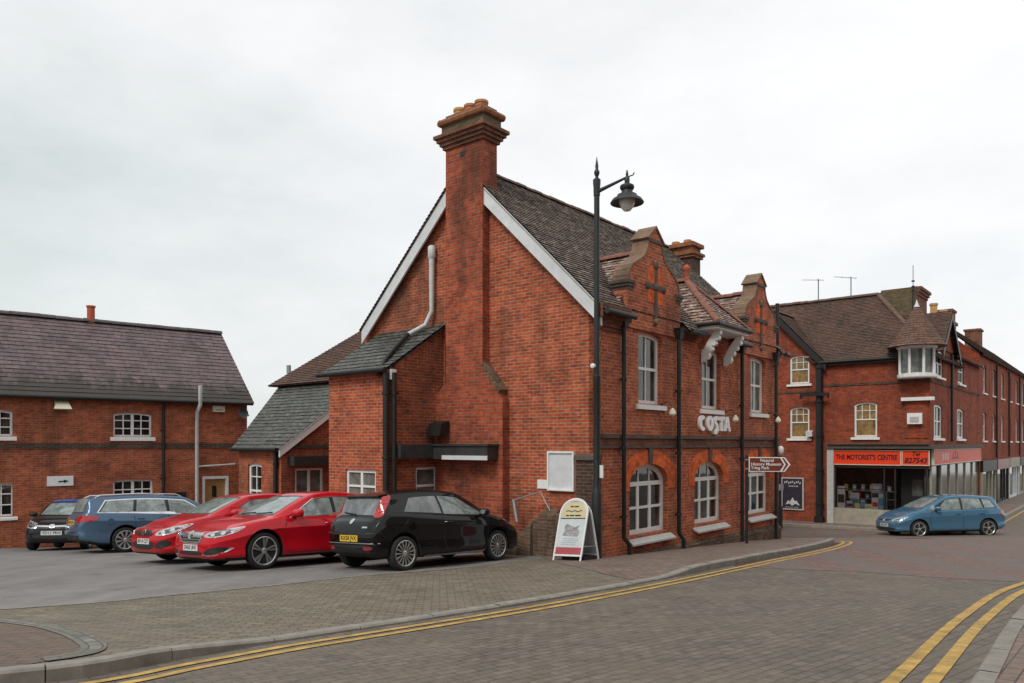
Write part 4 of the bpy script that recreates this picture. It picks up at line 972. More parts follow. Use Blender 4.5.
# ------------------------------------------------------------------ ground surfaces
def sm(a, b, x):
    x = max(0, min(1, (x - a) / (b - a))); return x * x * (3 - 2 * x)
def off(x, y):
    s = (x - 2.27) * U.x + (y - 12.06) * U.y; q = (x - C0[0]) * V.x + (y - C0[1]) * V.y
    w = 1 - .65 * sm(-2.2, .2, q)
    return .025 + .085 * sm(0, 1.8, s) * w + .07 * sm(-6.5, -8.0, s) * (1 - sm(1.0, 3.5, math.hypot(x + 3.3, y - 5.6)))
def sheet(name, poly, dz, mat, raised=True, step=.5, kind=True, rot=0):
    bm = bmesh.new(); f = bm.faces.new([bm.verts.new((x, y, 0)) for x, y in poly])
    bmesh.ops.triangulate(bm, faces=[f])
    xs = [p[0] for p in poly]; ys = [p[1] for p in poly]
    def cuts(lo, hi):
        c = (math.floor(lo / step) + 1) * step; out = []
        while c < hi: out.append(c); c += step
        return out
    for c in cuts(min(xs), max(xs)): bmesh.ops.bisect_plane(bm, geom=bm.verts[:] + bm.edges[:] + bm.faces[:], plane_co=(c, 0, 0), plane_no=(1, 0, 0))
    for c in cuts(min(ys), max(ys)): bmesh.ops.bisect_plane(bm, geom=bm.verts[:] + bm.edges[:] + bm.faces[:], plane_co=(0, c, 0), plane_no=(0, 1, 0))
    uv = bm.loops.layers.uv.new('UVMap')
    for v in bm.verts: v.co.z = Gh(v.co.x, v.co.y) + CAMZ + dz + (off(v.co.x, v.co.y) if raised else 0)
    for f in bm.faces:
        f.smooth = True
        if f.normal.z < 0: f.normal_flip()
        for l in f.loops: l[uv].uv = (l.vert.co.x, l.vert.co.y)
    me = bpy.data.meshes.new(name); bm.to_mesh(me); bm.free(); me.materials.append(M[mat])
    o = bpy.data.objects.new(name, me); col.objects.link(o)
    if kind: struct(o)
    return o
ANG = math.atan2(U.y, U.x)
M['road'] = paving_mat('road_blocks', (.175, .145, .116), (.132, .111, .092), (.075, .063, .053), .2, .1, -ANG + R(8), (.19, .16, .115), .6)
M['road_red'] = paving_mat('junction_blocks', (.24, .145, .12), (.18, .12, .105), (.065, .054, .05), .21, .105, -ANG - R(28), (.14, .115, .10), .5, bands=(.22, (.155, .135, .125), .7))
M['tan'] = paving_mat('tan_blocks', (.215, .185, .135), (.155, .135, .098), (.065, .057, .044), .2, .1, -ANG + R(45), (.22, .165, .13), .4)
M['pink'] = paving_mat('footway_blocks', (.23, .16, .13), (.175, .13, .108), (.075, .062, .054), .21, .105, -ANG, (.21, .185, .145), .5)
M['redpath'] = paving_mat('red_path_blocks', (.185, .125, .10), (.145, .105, .085), (.065, .054, .046), .21, .105, 0, (.14, .13, .085), .5)
def tarmac():
    m, nt, b = new_mat('car_park_tarmac'); uv = uvn(nt)
    n1 = noise(nt, uv, .35, 6, .65); n2 = noise(nt, uv, 60, 3, .7); n3 = noise(nt, uv, 2.2, 6, .7)
    c = mix(nt, ramp(nt, n1, [(.35, 0), (.65, 1)]), (.185, .175, .168), (.235, .218, .206))
    c = mix(nt, 1, c, ramp(nt, n2, [(.3, .65), (.7, 1.35)]), 'MULTIPLY'); c = mix(nt, 1, c, ramp(nt, n3, [(.3, .85), (.7, 1.12)]), 'MULTIPLY')
    tr = noise(nt, uvn(nt, (1.4, .3, 1), -.5), 1.0, 5, .6); c = mix(nt, 1, c, ramp(nt, tr, [(.35, .8), (.65, 1.1)]), 'MULTIPLY')
    oil = noise(nt, uv, .9, 3, .5); c = mix(nt, ramp(nt, oil, [(.64, 0), (.72, .5)]), c, (.05, .048, .048))
    nt.links.new(c, b.inputs['Base Color']); b.inputs['Roughness'].default_value = .82; bump(nt, b, n2, .4, .006); return m
M['tarmac'] = tarmac()
sheet('road', [(-70, -24), (70, -24), (70, 95), (-70, 95)], 0, 'road', False, 2.5)
KL = [(-14, 1.2), (-9, 3.1), (-5, 4.8), (-3.35, 5.5), (-2.76, 6.22), (-2.16, 6.98), (-1.51, 7.66), (-.14, 9.10), (.92, 10.33), (2.27, 12.02), (3.6, 13.8), (5.01, 15.72), (6.77, 18.02), (8.08, 19.9), (8.97, 21.4), (9.42, 22.4), (9.6, 23.3), (9.45, 24.3), (8.9, 25.3), (7.6, 27.2), (4.0, 31.5)]
def offset_line(L, d):
    out = []
    for i, p in enumerate(L):
        a = Vector(L[max(0, i - 1)]); b = Vector(L[min(len(L) - 1, i + 1)]); t = (b - a).normalized(); n = Vector((t.y, -t.x))
        out.append((p[0] + n.x * d, p[1] + n.y * d))
    return out
def resample(L, step):
    out = [L[0]]
    for a, b in zip(L, L[1:]):
        n = max(1, int(math.dist(a, b) / step))
        out += [(a[0] + (b[0] - a[0]) * k / n, a[1] + (b[1] - a[1]) * k / n) for k in range(1, n + 1)]
    return out
def catm(L, n=4):
    out = []
    for i in range(len(L) - 1):
        p0, p1, p2, p3 = [Vector(L[max(0, min(len(L) - 1, i + k))]) for k in (-1, 0, 1, 2)]
        for j in range(n):
            t = j / n; out.append(tuple(.5 * ((2 * p1) + (p2 - p0) * t + (2 * p0 - 5 * p1 + 4 * p2 - p3) * t * t + (3 * p1 - p0 - 3 * p2 + p3) * t ** 3)))
    return out + [L[-1]]
KS = catm(KL, 5); KI = offset_line(KS, -.13)
sheet('car_park', KI + [(-14, 34), (-30, 34), (-30, 4)], 0, 'tarmac', True, .3)
TB = [(-14, 6.6), (-9.0, 7.6), (-5.62, 9.52), (-4.73, 10.40), (-3.7, 11.5), (-3.04, 12.40), (-2.35, 13.15), (-1.3, 14.0), (-.2, 15.2), (.9, 16.3), (1.6, 16.9)]
ki1 = [p for p in KI if p[0] < 9.4 and p[1] < 24.2]
sheet('crossing_paving', ki1[:] + [(8.6, 24.6), (7, 23)] + TB[::-1], .006, 'tan', True, .3)
fw = [p for p in KI if p[1] > 11.4]
sheet('footway', fw + [(3, 31), (.6, 17.3), (.75, 15.4)], .012, 'pink', True, .3)
SET = [(-9, 9.8), (-6.2, 8.7), (-4.90, 7.95), (-4.08, 7.16), (-3.54, 6.54), (-3.36, 6.28), (-3.30, 6.06), (-3.37, 5.88), (-3.5, 5.74)]
SS = catm(SET, 4); SI = offset_line(SS, -.0); SO = offset_line(SS, -.17)
sheet('brick_path', [p for p in KI if p[0] < -3.5] + SS[::-1] , .012, 'redpath', True, .3)
def strip(name, L, d0, d1, dz, mat, raised, kind=True, step=.25):
    L = resample(L, step); A = offset_line(L, d0); B = offset_line(L, d1); bm = bmesh.new(); uv = bm.loops.layers.uv.new('UVMap'); dist = 0
    z = lambda p: Gh(*p) + CAMZ + dz + (off(*p) if raised else 0)
    va = [bm.verts.new((*p, z(p))) for p in A]; vb = [bm.verts.new((*p, z(p))) for p in B]
    for i in range(len(L) - 1):
        f = bm.faces.new((va[i], va[i + 1], vb[i + 1], vb[i])); d2 = dist + math.dist(L[i], L[i + 1])
        for l, c in zip(f.loops, ((dist, d0), (d2, d0), (d2, d1), (dist, d1))): l[uv].uv = c
        dist = d2
    bmesh.ops.recalc_face_normals(bm, faces=bm.faces)
    if bm.faces[0].normal.z < 0: bmesh.ops.reverse_faces(bm, faces=bm.faces[:])
    me = bpy.data.meshes.new(name); bm.to_mesh(me); bm.free(); me.materials.append(M[mat]); o = bpy.data.objects.new(name, me); col.objects.link(o)
    if kind: struct(o)
    return o
strip('sett_border', SS, -.03, .16, .018, 'sett', True)
M['edging'] = plain('pale_edging', (.24, .21, .18), .8, var=.45, scale=5)
strip('edging_blocks', catm(TB[1:9], 3), -.05, .05, .012, 'edging', True)
# kerb stones, one course: separate stones read by small gaps
def kerb(name, L, w, raise_fn, mat='kerb', ln=.9):
    m = MB(); R_ = resample(L, .15); acc = 0; i = 0; stones = []; cur = [0]
    for k in range(1, len(R_)):
        acc += math.dist(R_[k - 1], R_[k]); cur.append(k)
        if acc > ln or k == len(R_) - 1: stones.append(cur); cur = [k]; acc = 0
    A = R_; B = offset_line(R_, -w)
    for st in stones:
        jz = random.uniform(-.004, .004)
        for a, b in zip(st, st[1:]):
            sh = .012 if b == st[-1] else 0
            pa, pb, qa, qb = Vector(A[a]), Vector(A[b]), Vector(B[a]), Vector(B[b])
            if sh: pb = pa + (pb - pa) * .965; qb = qa + (qb - qa) * .965
            za, zb = [Gh(*p) for p in (pa, pb)]; ra, rb = raise_fn(*qa) + jz + .012, raise_fn(*qb) + jz + .012
            c = .018
            pin = lambda p, q: p + (q - p) * (c / w)
            P = lambda v, z: Vector((v.x, v.y, z))
            m.poly([P(pa, za - .05), P(pb, zb - .05), P(pb, zb + rb - c), P(pa, za + ra - c)])
            m.poly([P(pa, za + ra - c), P(pb, zb + rb - c), P(pin(pb, qb), zb + rb), P(pin(pa, qa), za + ra)])
            m.poly([P(pin(pa, qa), za + ra), P(pin(pb, qb), zb + rb), P(qb, zb + rb), P(qa, za + ra)])
            m.poly([P(qa, za + ra), P(qb, zb + rb), P(qb, zb - .02), P(qa, za - .02)])
            if b == st[-1]: m.poly([P(pb, zb - .05), P(qb, zb - .05), P(qb, zb + rb), P(pb, zb + rb - c)]); m.poly([P(pa, za - .05), P(qa, za - .05), P(qa, za + ra), P(pa, za + ra - c)]) if a == st[0] else None
            if a == st[0]: m.poly([P(pa, za - .05), P(qa, za - .05), P(qa, za + ra), P(pa, za + ra - c)])
    return struct(m.build(name, mat, recalc=False))
kerb('kerb', KS, .13, off)
sheet('junction_paving', [(4.2, 14.35), (5.1, 13.7), (6.1, 12.95), (6.9, 11.8), (9, 10.2), (30, 4), (34, 30), (18, 31), (11.2, 31.6), (7.5, 31.8), (9.6, 25), (9.7, 22), (8, 19.5), (6, 16.8)], .004, 'road_red', False, .8)
YL = [p for p in KS if p[0] > -8 and p[1] < 24.4]
for d in (.20, .40): strip('yellow_line', YL, d, d + .09, .008, 'yellow_line', False)
RLn = catm([(-3.2, -2.6), (.5, 2.48), (2.62, 5.27), (4.81, 8.15), (7.2, 10.9), (10.5, 13.6), (15, 15.8), (24, 18)], 5)
strip('yellow_line', RLn, -.05, .05, .008, 'yellow_line', False); strip('yellow_line', RLn, .17, .27, .008, 'yellow_line', False)
RK = offset_line(RLn, .48)
kerb('kerb', [p for p in RK][::-1], .13, lambda x, y: .1)
RI = offset_line(RLn, .60)
sheet('pavement', RI + [(24, -2), (0, -8)], .1, 'pink', False, 1.0)
FK = [(Rf(-9, 0, 1.45).x, Rf(-9, 0, 1.45).y), (Rf(2.9, 0, 1.45).x, Rf(2.9, 0, 1.45).y), (Rf(4.6, 0, 1.15).x, Rf(4.6, 0, 1.15).y), (Kf(.3, 0, 1.7).x, Kf(.3, 0, 1.7).y), (Kf(16, 0, 1.7).x, Kf(16, 0, 1.7).y)]
FKs = FK
kerb('kerb', FKs, .13, lambda x, y: .09)
FKi = offset_line(FKs, -.12)
sheet('pavement', FKi + [(Kf(16, 0, -1).x, Kf(16, 0, -1).y), (Rf(2.5, 0, -1.2).x, Rf(2.5, 0, -1.2).y), (Rf(-9, 0, -1).x, Rf(-9, 0, -1).y)], .085, 'pink', False, 1.0)
strip('yellow_line', FKs, .2, .29, .009, 'yellow_line', False)

def on(x, y, dz=0, raised=True): return Vector((x, y, Gh(x, y) + CAMZ + dz + (off(x, y) if raised else 0)))
# manhole cover in the junction
m = MB(); mp = (13.6, 25.9)
m.poly([Vector((mp[0] + a, mp[1] + b, Gh(mp[0] + a, mp[1] + b) + .009)) for a, b in ((-.5, -.35), (.5, -.35), (.5, .35), (-.5, .35))])
mc = m.build('manhole_cover', 'lead'); tag(mc, 'dark square iron cover set in the red blocks before the blue saloon', 'manhole cover')

# ------------------------------------------------------------------ street lamp
lx, ly = 1.765, 15.92; lb = on(lx, ly)
lamp = empty('street_lamp', lb, 'tall dark street lamp with hanging lantern on side arm at the building corner', 'street lamp')
LZ = lb.z - CAMZ; P3 = lambda dx, h, dy=0: Vector((lx + dx, ly + dy, h))
m = MB(); m.lathe(P3(0, 0), [(.105, LZ - .1), (.105, LZ + 1.35), (.085, LZ + 1.42), (.07, LZ + 1.5), (.068, 1.3), (.078, 1.32), (.078, 1.42), (.06, 1.44), (.058, 5.15), (.068, 5.16), (.072, 5.35), (.08, 5.42), (.08, 5.5), (.05, 5.52), (.03, 5.56), (.055, 5.62), (.06, 5.66), (.03, 5.72), (.035, 5.78), (.012, 5.92), (.004, 5.98)], 16)
m.build('post', 'lamp_grey', lamp, smooth=40)
ad = Vector((.93, -.36, 0)); A = lambda d, h: Vector((lx, ly, h)) + ad * d
m = MB(); m.tube([A(.04, 5.26), A(.35, 5.37), A(.66, 5.48)], [.045, .034, .026], 8); m.tube([A(.66, 5.48), A(.76, 5.50), A(.79, 5.55)], .013, 6)
m.build('arm', 'lamp_grey', lamp, smooth=50)
lz = lambda h: 5.62 + (h - 5.56) * .76
m = MB(); m.lathe(A(.64, 0), [(r, lz(h)) for r, h in [(.01, 5.56), (.03, 5.44), (.025, 5.40), (.05, 5.36), (.055, 5.27), (.05, 5.2), (.1, 5.17), (.14, 5.14), (.15, 5.08), (.13, 5.03), (.11, 5.0), (.12, 4.93), (.2, 4.89), (.22, 4.83), (.30, 4.77), (.345, 4.68), (.34, 4.66), (.25, 4.72), (.12, 4.78)]][::-1], 24)
m.build('lantern', 'lamp_grey', lamp, smooth=40)
def bowl_mat():
    m, nt, b = new_mat('lamp_bowl'); b.inputs['Base Color'].default_value = (.88, .88, .84, 1); b.inputs['Roughness'].default_value = .12
    b.inputs['Transmission Weight'].default_value = .15; b.inputs['Subsurface Weight'].default_value = .5; b.inputs['Subsurface Radius'].default_value = (.1, .1, .1); b.inputs['Coat Weight'].default_value = .5; return m
M['bowl'] = bowl_mat()
m = MB(); m.lathe(A(.64, 0), [(r, lz(h)) for r, h in [(.02, 4.44), (.07, 4.46), (.12, 4.54), (.16, 4.66), (.175, 4.76), (.15, 4.80)]], 20); m.build('bowl', 'bowl', lamp, smooth=60)
m = MB(); m.box(lambda t, h, o=0: Vector((lx + t, ly + o, h)), .05, .12, -.70, -.44, -.13, -.07); m.build('notice_plate', 'white', lamp)
m = MB(); m.lathe(P3(-.07, 1.62, -.05), [(.05, 0), (.05, .06), (.02, .07)], 10, axis=Vector((-.6, -.8, 0))); m.build('cable_cover', 'white', lamp)

# ------------------------------------------------------------------ pavement board
ab0 = Gb(.10, 0, .72)
bp = on(ab0.x, ab0.y)
board = empty('pavement_board', bp, 'white round topped pavement A board with cream heading, leaning by the lamp post', 'sign')
def bframe(o_base, lean):
    def F(x, y, d=0):      # x across (rightwards seen from the viewer), y up the leaf, d proud of the leaf
        sgn = 1 if lean > 0 else -1
        o = o_base - math.sin(lean) * y + math.cos(lean) * d * sgn
        p = Gb(.08 - x, 0, o); g = Gb(.10 - x, 0, o_base); p.z = Gh(g.x, g.y) + off(g.x, g.y) + math.cos(lean) * y + abs(math.sin(lean)) * d; return p
    return F
def leaf_outline(w, h0, h1, n=14):
    r = w / 2; return [(-r, h0), (r, h0)] + [(r * math.cos(math.pi * k / n), h1 - r * .92 + r * .92 * math.sin(math.pi * k / n)) for k in range(n + 1)]
for lean, ob, nm in ((R(15.5), 1.14, 'front'), (-R(15.5), .48, 'back')):
    F = bframe(ob, lean); ol = leaf_outline(.70, .1, 1.30); il = leaf_outline(.64, .13, 1.27)
    m = MB(); m.prism(F, ol, -.012, .014, [il])
    for x in (-.33, .33): m.box(F, x - .016, x + .016, -.01, .12, -.01, .012)
    lf = m.build('leaf_frame', 'white', board)
    m = MB(); m.prism(F, il, -.006, .006); pn = m.build('panel', plain('board_face_' + nm, (.60, .64, .66) if nm == 'front' else (.34, .35, .36), .35, var=.12, scale=3), lf)
    if nm == 'front':
        M['cream_head'] = plain('cream_heading', (.64, .54, .32), .45, var=.1)
        hd = [(x, y) for x, y in leaf_outline(.59, .13, 1.245) if y > .88]; hd = [(-.295, .885), (.295, .885)] + hd
        m = MB(); m.prism(F, hd, .006, .009); m.build('heading', 'cream_head', lf)
        m = MB()
        for y, ws in ((1.12, ((-.1, -.02), (.0, .1))), (.935, ((-.18, -.11), (-.09, .02), (.04, .18)))):
            for a, b in ws: m.box(F, a, b, y - .014, y + .014, .009, .0115)
        for k in range(12): x = -.2 + k * .033; m.box(F, x, x + .034, 1.025 + .012 * math.sin(k * 1.3) - .01, 1.025 + .012 * math.sin(k * 1.3) + .008, .009, .0115)
        m.box(F, -.30, .30, .865, .882, .006, .010)
        m.build('lettering', 'black', lf)
        M['board_grey'] = plain('grey_picture', (.33, .31, .31), .5, var=.5, scale=14)
        m = MB(); m.prism(F, [(-.2, .52), (.18, .5), (.21, .6), (.15, .66), (.2, .74), (.1, .70), (.0, .72), (-.12, .77), (-.17, .72), (-.16, .62)], .006, .0085); m.build('picture', 'board_grey', lf)
        M['board_print'] = plain('pale_print', (.36, .42, .47), .5, var=.3, scale=20)
        for y in (.46, .42, .38, .34): m = MB(); m.box(F, -.2 + .03 * (y > .4), .2 - .05 * (y < .4), y - .007, y + .007, .006, .0075); m.build('print_line', 'board_print', lf)
        M['board_red'] = plain('red_strip', (.46, .085, .10), .5, var=.15, scale=9)
        m = MB(); m.box(F, -.31, .31, .14, .28, .006, .009); m.build('red_strip', 'board_red', lf)
m = MB()
FF = bframe(1.14, R(15.5)); FB = bframe(.48, -R(15.5))
for x in (-.31, .31): m.tube([FF(x, .3), FB(x, .3)], .008, 6)
m.build('spreader', 'metal', board)
m = MB(); g = Gb(.10, 0, .6); m.box(lambda t, h, o=0: Gb(.10 - t, h + Gh(g.x, g.y) + .05, o), -.26, .3, .0, .11, .5, .92); m.build('ballast_box', 'black', board)

# ------------------------------------------------------------------ things fixed to the corner building
def fixed(F, nm, label, cat, t, h, o, builder, mat, group=None, smooth=None):
    m = MB(); builder(m); ob = m.build(nm, mat, smooth=smooth); tag(ob, label, cat, group); p = F(t, h, o); p.z += CAMZ; return recenter(ob, p)
nb = fixed(Gb, 'notice_board', 'blank grey white notice board on the gable wall above pavement board', 'notice board', 1.0, -1.02, .0, lambda m: m.box(Gb, .69, 1.33, -.99, -.20, .0, .05), 'white_board')
m = MB()
for a, b, c, d in ((.65, .69, -1.03, -.16), (1.33, 1.37, -1.03, -.16), (.69, 1.33, -1.03, -.99), (.69, 1.33, -.2, -.16)): m.box(Gb, a, b, c, d, 0, .085)
m.build('frame', 'white', nb)
fixed(Gb, 'wall_plate', 'small white plate on gable brick left of the notice board', 'sign', 1.55, -1.0, 0, lambda m: m.box(Gb, 1.4, 1.68, -1.0, -.80, 0, .03), 'white')
def rail(m):
    m.tube([Gb(2.13, -1.28, .33), Gb(1.36, -1.05, .33)], .018, 8); m.tube([Gb(1.36, -1.06, .33), Gb(1.10, -1.45, .33)], .014, 8)
    m.tube([Gb(2.13, -1.26, .33), Gb(2.0, -1.75, .36)], .04, 8)
fixed(Gb, 'hand_rail', 'thin bent grey rail above the mossy brick base', 'rail', 2.0, -1.75, .34, rail, 'metal', smooth=50)
fl = fixed(Gb, 'flood_light', 'large black floodlight on the gable wall over the flat canopy', 'light', 4.42, .1, .3, lambda m: (m.hexa([Gb(4.62, .27, .33), Gb(4.2, .27, .33), Gb(4.2, .57, .28), Gb(4.62, .57, .28)], [Gb(4.62, .20, .62), Gb(4.2, .20, .62), Gb(4.2, .50, .55), Gb(4.62, .50, .55)])), 'black')
m = MB(); m.tube([Gb(4.42, .5, .24), Gb(4.42, .4, .42)], .03, 8); m.build('bracket', 'black', fl)
# raised letters on the street wall
lt = empty('shop_lettering', S_(5.45, .3, 0) + Vector((0, 0, CAMZ)), 'raised white capital letters fixed to the street wall under the middle upper window', 'sign')
wid = [.40, .42, .30, .36, .40]; gap = .035
def glyph(pts, s=1): return pts
def arcpts(cx, cy, rx, ry, a0, a1, n=16): return [(cx + rx * math.cos(R(a0 + (a1 - a0) * k / n)), cy + ry * math.sin(R(a0 + (a1 - a0) * k / n))) for k in range(n + 1)]
x0, hb, HT = 4.52, .36, .36
def letter(holes, outer, dy=0):
    m = MB(); m.prism(S_, outer, .005, .075, holes); return m.build('letter', 'letter_white', lt)
c = x0 + .19; letter([], arcpts(c, hb + .18, .19, .2, 50, 310) + arcpts(c + .02, hb + .18, .075, .1, 295, 65)); c = x0 + .63
letter([arcpts(c, hb + .18, .07, .105, 0, 337.5, 15)], arcpts(c, hb + .18, .2, .2, 0, 345, 23))
c = x0 + .99
up = arcpts(c + .02, hb + .27, .14, .11, 30, 200, 10); 
sp = [(.13, .30), (.06, .385), (-.06, .375), (-.12, .28), (-.09, .18), (.0, .12), (.02, .06), (-.03, .0), (-.10, -.01), (-.10, -.1), (.02, -.1), (.12, -.03), (.14, .08), (.10, .17), (.01, .24), (.01, .29), (.06, .30), (.08, .26)]
letter([], [(c + x, hb + y) for x, y in sp])
c = x0 + 1.33; letter([], [(c - .17, hb + .28), (c - .055, hb + .27), (c - .06, hb - .01), (c + .07, hb - .01), (c + .06, hb + .27), (c + .17, hb + .28), (c + .18, hb + .38), (c - .18, hb + .38)])
c = x0 + 1.70; letter([[(c - .035, hb + .15), (c + .035, hb + .15), (c, hb + .27)]], [(c - .2, hb - .01), (c - .08, hb - .01), (c - .06, hb + .07), (c + .06, hb + .07), (c + .08, hb - .01), (c + .2, hb - .01), (c + .07, hb + .38), (c - .07, hb + .38)])
# little swan-neck picture lamps
for t, h, lab in ((2.62, .72, 'swan neck wall lamp below the first upper window'), (6.22, .66, 'swan neck wall lamp over the last raised letter'), (9.35, .70, 'swan neck wall lamp beside the far downpipe')):
    w = empty('wall_lamp', S_(t, h + .25, 0) + Vector((0, 0, CAMZ)), lab, 'wall lamp', 'swan neck lamps on the street wall')
    m = MB(); m.lathe(S_(t, h + .22, .0), [(.04, 0), (.04, .02)], 10, axis=S_.n); m.tube([S_(t, h + .22, .01), S_(t, h + .27, .12), S_(t, h + .24, .24), S_(t, h + .12, .30)], .011, 6); m.build('arm', 'black', w, smooth=50)
    m = MB(); m.lathe(S_(t, h, .30), [(.085, -.02), (.075, .05), (.04, .1), (.02, .13)], 12); m.build('shade', 'cream', w, smooth=50)
    m = MB(); m.lathe(S_(t, h - .02, .30), [(.02, -.05), (.05, -.03), (.06, .0)], 10); m.build('bulb', 'white', w, smooth=60)
w = empty('wall_lamp', S_(9.75, -.15, 0) + Vector((0, 0, CAMZ)), 'twin white security lamps at the far end of the string course', 'wall lamp')
for d in (-.16, .12):
    m = MB(); m.lathe(S_(9.80 + d, -.26, .2 - d * .5), [(.04, -.05), (.075, 0), (.085, .08), (.065, .17), (.02, .2)], 12); m.build('lamp_head', 'white', w, smooth=50)
m = MB(); m.box(S_, 9.6, 9.95, -.42, -.36, 0, .3); m.build('bracket', 'black', w)
# brown finger sign on its post
spx, spy = 6.29, 20.5; sb = on(spx, spy)
fs = empty('finger_sign', sb, 'brown finger sign with white arrow and lettering on a grey pavement post', 'sign')
FS = frame((spx, spy), Vector((.995, -.10)), Vector((-.10, -.995)))
gz = sb.z - CAMZ
m = MB(); m.tube([FS(0, gz - .1, .0), FS(0, -.30, .0)], .04, 12); m.build('post', 'lamp_grey', fs, smooth=50)
m = MB(); m.prism(FS, [(.05, -.74), (.98, -.74), (1.13, -.545), (.98, -.35), (.05, -.35)], .0, .03); pl = m.build('sign_plate', 'white', fs)
m = MB(); m.prism(FS, [(.075, -.715), (.86, -.715), (.96, -.545), (.86, -.375), (.075, -.375)], .03, .036); m.build('sign_face', 'brown_sign', pl)
m = MB(); m.prism(FS, [(.91, -.715), (.955, -.715), (1.075, -.545), (.955, -.375), (.91, -.375), (1.01, -.545)], .03, .036); m.build('arrow_head', 'brown_sign', pl)
text_obj("Natural", FS, .52, -.44, .037, .115, 'white', pl, bold=.0015); text_obj("History Museum", FS, .10, -.54, .037, .115, 'white', pl, align='LEFT', bold=.0015, fit=.78); text_obj("Tring Park", FS, .10, -.64, .037, .115, 'white', pl, align='LEFT', bold=.0015, fit=.48)
for h in (-.42, -.66): m = MB(); m.tube([FS(0, h - .02, 0), FS(0, h + .02, 0)], .05, 10); m.box(FS, .0, .2, h - .015, h + .015, -.02, .0); m.build('clamp', 'metal', fs)
px_, py_ = 11.05, 31.55
bt = empty('service_post', Vector((px_, py_, Gh(px_, py_) + CAMZ + .085)), 'dark iron post with small round head on the far pavement before the poster', 'post')
gq = Gh(px_, py_) + .085; PQ = lambda t, h, o=0: Vector((px_ + t, py_ - o, h))
m = MB(); m.tube([PQ(0, gq), PQ(0, gq + .9), PQ(0, gq + .92), PQ(0, -.85)], [.11, .11, .07, .06], 12); m.build('post', 'lamp_grey', bt, smooth=50)
m = MB(); m.lathe(PQ(.1, -.95, .1), [(.05, -.05), (.13, 0), (.13, .06), (.05, .1)], 12, axis=Vector((.3, -.9, 0)).normalized()); m.build('head', 'lead', bt, smooth=50)
m = MB(); m.box(PQ, -.06, .1, -1.9, -1.65, .05, .16); m.build('tag_plate', 'metal', bt)
# things on the shop building
ps = fixed(Rf, 'poster_frame', 'dark poster with white script in a pale frame on the shop side wall', 'poster', -1.9, -2.97, 0, lambda m: m.box(Rf, -2.34, -1.44, -2.93, -1.57, .01, .04), plain('poster_dark', (.035, .032, .045), .35, var=.4, scale=5))
m = MB()
for a, b, c, d in ((-2.4, -2.34, -2.98, -1.52), (-1.44, -1.38, -2.98, -1.52), (-2.34, -1.44, -2.98, -2.93), (-2.34, -1.44, -1.57, -1.52)): m.box(Rf, a, b, c, d, .0, .06)
m.build('frame', 'grey_sill', ps)
M['poster_white'] = plain('poster_white', (.55, .54, .56), .5, var=.4, scale=9)
rnd = random.Random(3); m = MB()
for k in range(9):
    x = -2.26 + k * .085; y = -1.74 + .03 * math.sin(k * 2.1); m.prism(Rf, [(x, y - .06), (x + .05, y - .03), (x + .07, y + .05), (x + .02, y + .04)], .04, .045)
m.build('script', 'poster_white', ps); m = MB()
for k in range(4): x = -2.05 + k * .11; m.box(Rf, x, x + .08, -1.93, -1.89, .04, .045)
m.build('caption', 'poster_white', ps); m = MB()
m.prism(Rf, [(-2.2, -2.75), (-2.08, -2.55), (-2.0, -2.62), (-1.88, -2.42), (-1.78, -2.6), (-1.7, -2.55), (-1.56, -2.78), (-1.75, -2.70), (-1.9, -2.8), (-2.0, -2.71)], .04, .045)
m.build('artwork', 'poster_white', ps); m = MB()
for k in range(6): x = -2.2 + k * .1; m.box(Rf, x, x + .06, -2.89 + rnd.uniform(0, .03), -2.85, .04, .045)
m.build('caption', 'poster_white', ps)
def aerial(label, base_p, h, els, yaw):
    a = empty('tv_aerial', base_p + Vector((0, 0, CAMZ)), label, 'aerial', 'aerials on the shop roof')
    m = MB(); m.tube([base_p - Vector((0, 0, .3)), base_p + Vector((0, 0, h))], .022, 6); m.build('mast', 'black', a)
    m = MB(); d = Vector((math.cos(yaw), math.sin(yaw), .12)); c = base_p + Vector((0, 0, h - .05)); sd = Vector((-d.y, d.x, 0))
    m.tube([c - d * .25, c + d * .75], .014, 6)
    for k in range(els): p = c + d * (-.2 + .9 * k / els); m.tube([p - sd * .16, p + sd * .16], .008, 5)
    m.build('antenna', 'metal', a)
aerial('taller thin aerial on the shop roof ridge nearer the parapet gable', rg(-1.75, D0, rhh), 1.1, 7, 2.6)
aerial('shorter aerial in the middle of shop roof ridge', rg(-.25, D0, rhh), 1.0, 3, 2.9)
a = empty('mast_aerial', Rf(2.42, 6.0, -3.0) + Vector((0, 0, CAMZ)), 'tall whip aerial standing over the turret roof', 'aerial')
m = MB(); m.tube([Rf(2.42, 5.9, -3.0), Rf(2.42, 7.1, -3.0)], .035, 6); m.tube([Rf(2.42, 7.1, -3.0), Rf(2.42, 8.0, -3.0)], .014, 6)
for h in (6.9, 7.05, 7.3): m.tube([Rf(2.36, h, -3.0), Rf(2.48, h, -3.0)], .04, 6)
m.build('mast', 'black', a)
b_ = fixed(Rf, 'window_box', 'small white bin box on the sill of the lower side window', 'box', -1.2, .29, .1, lambda m: m.hexa([Rf(-1.22, .33, .05), Rf(-.95, .33, .05), Rf(-.95, .6, .05), Rf(-1.22, .6, .05)], [Rf(-1.22, .33, .25), Rf(-.95, .33, .25), Rf(-.95, .56, .28), Rf(-1.22, .56, .28)]), 'white_board')
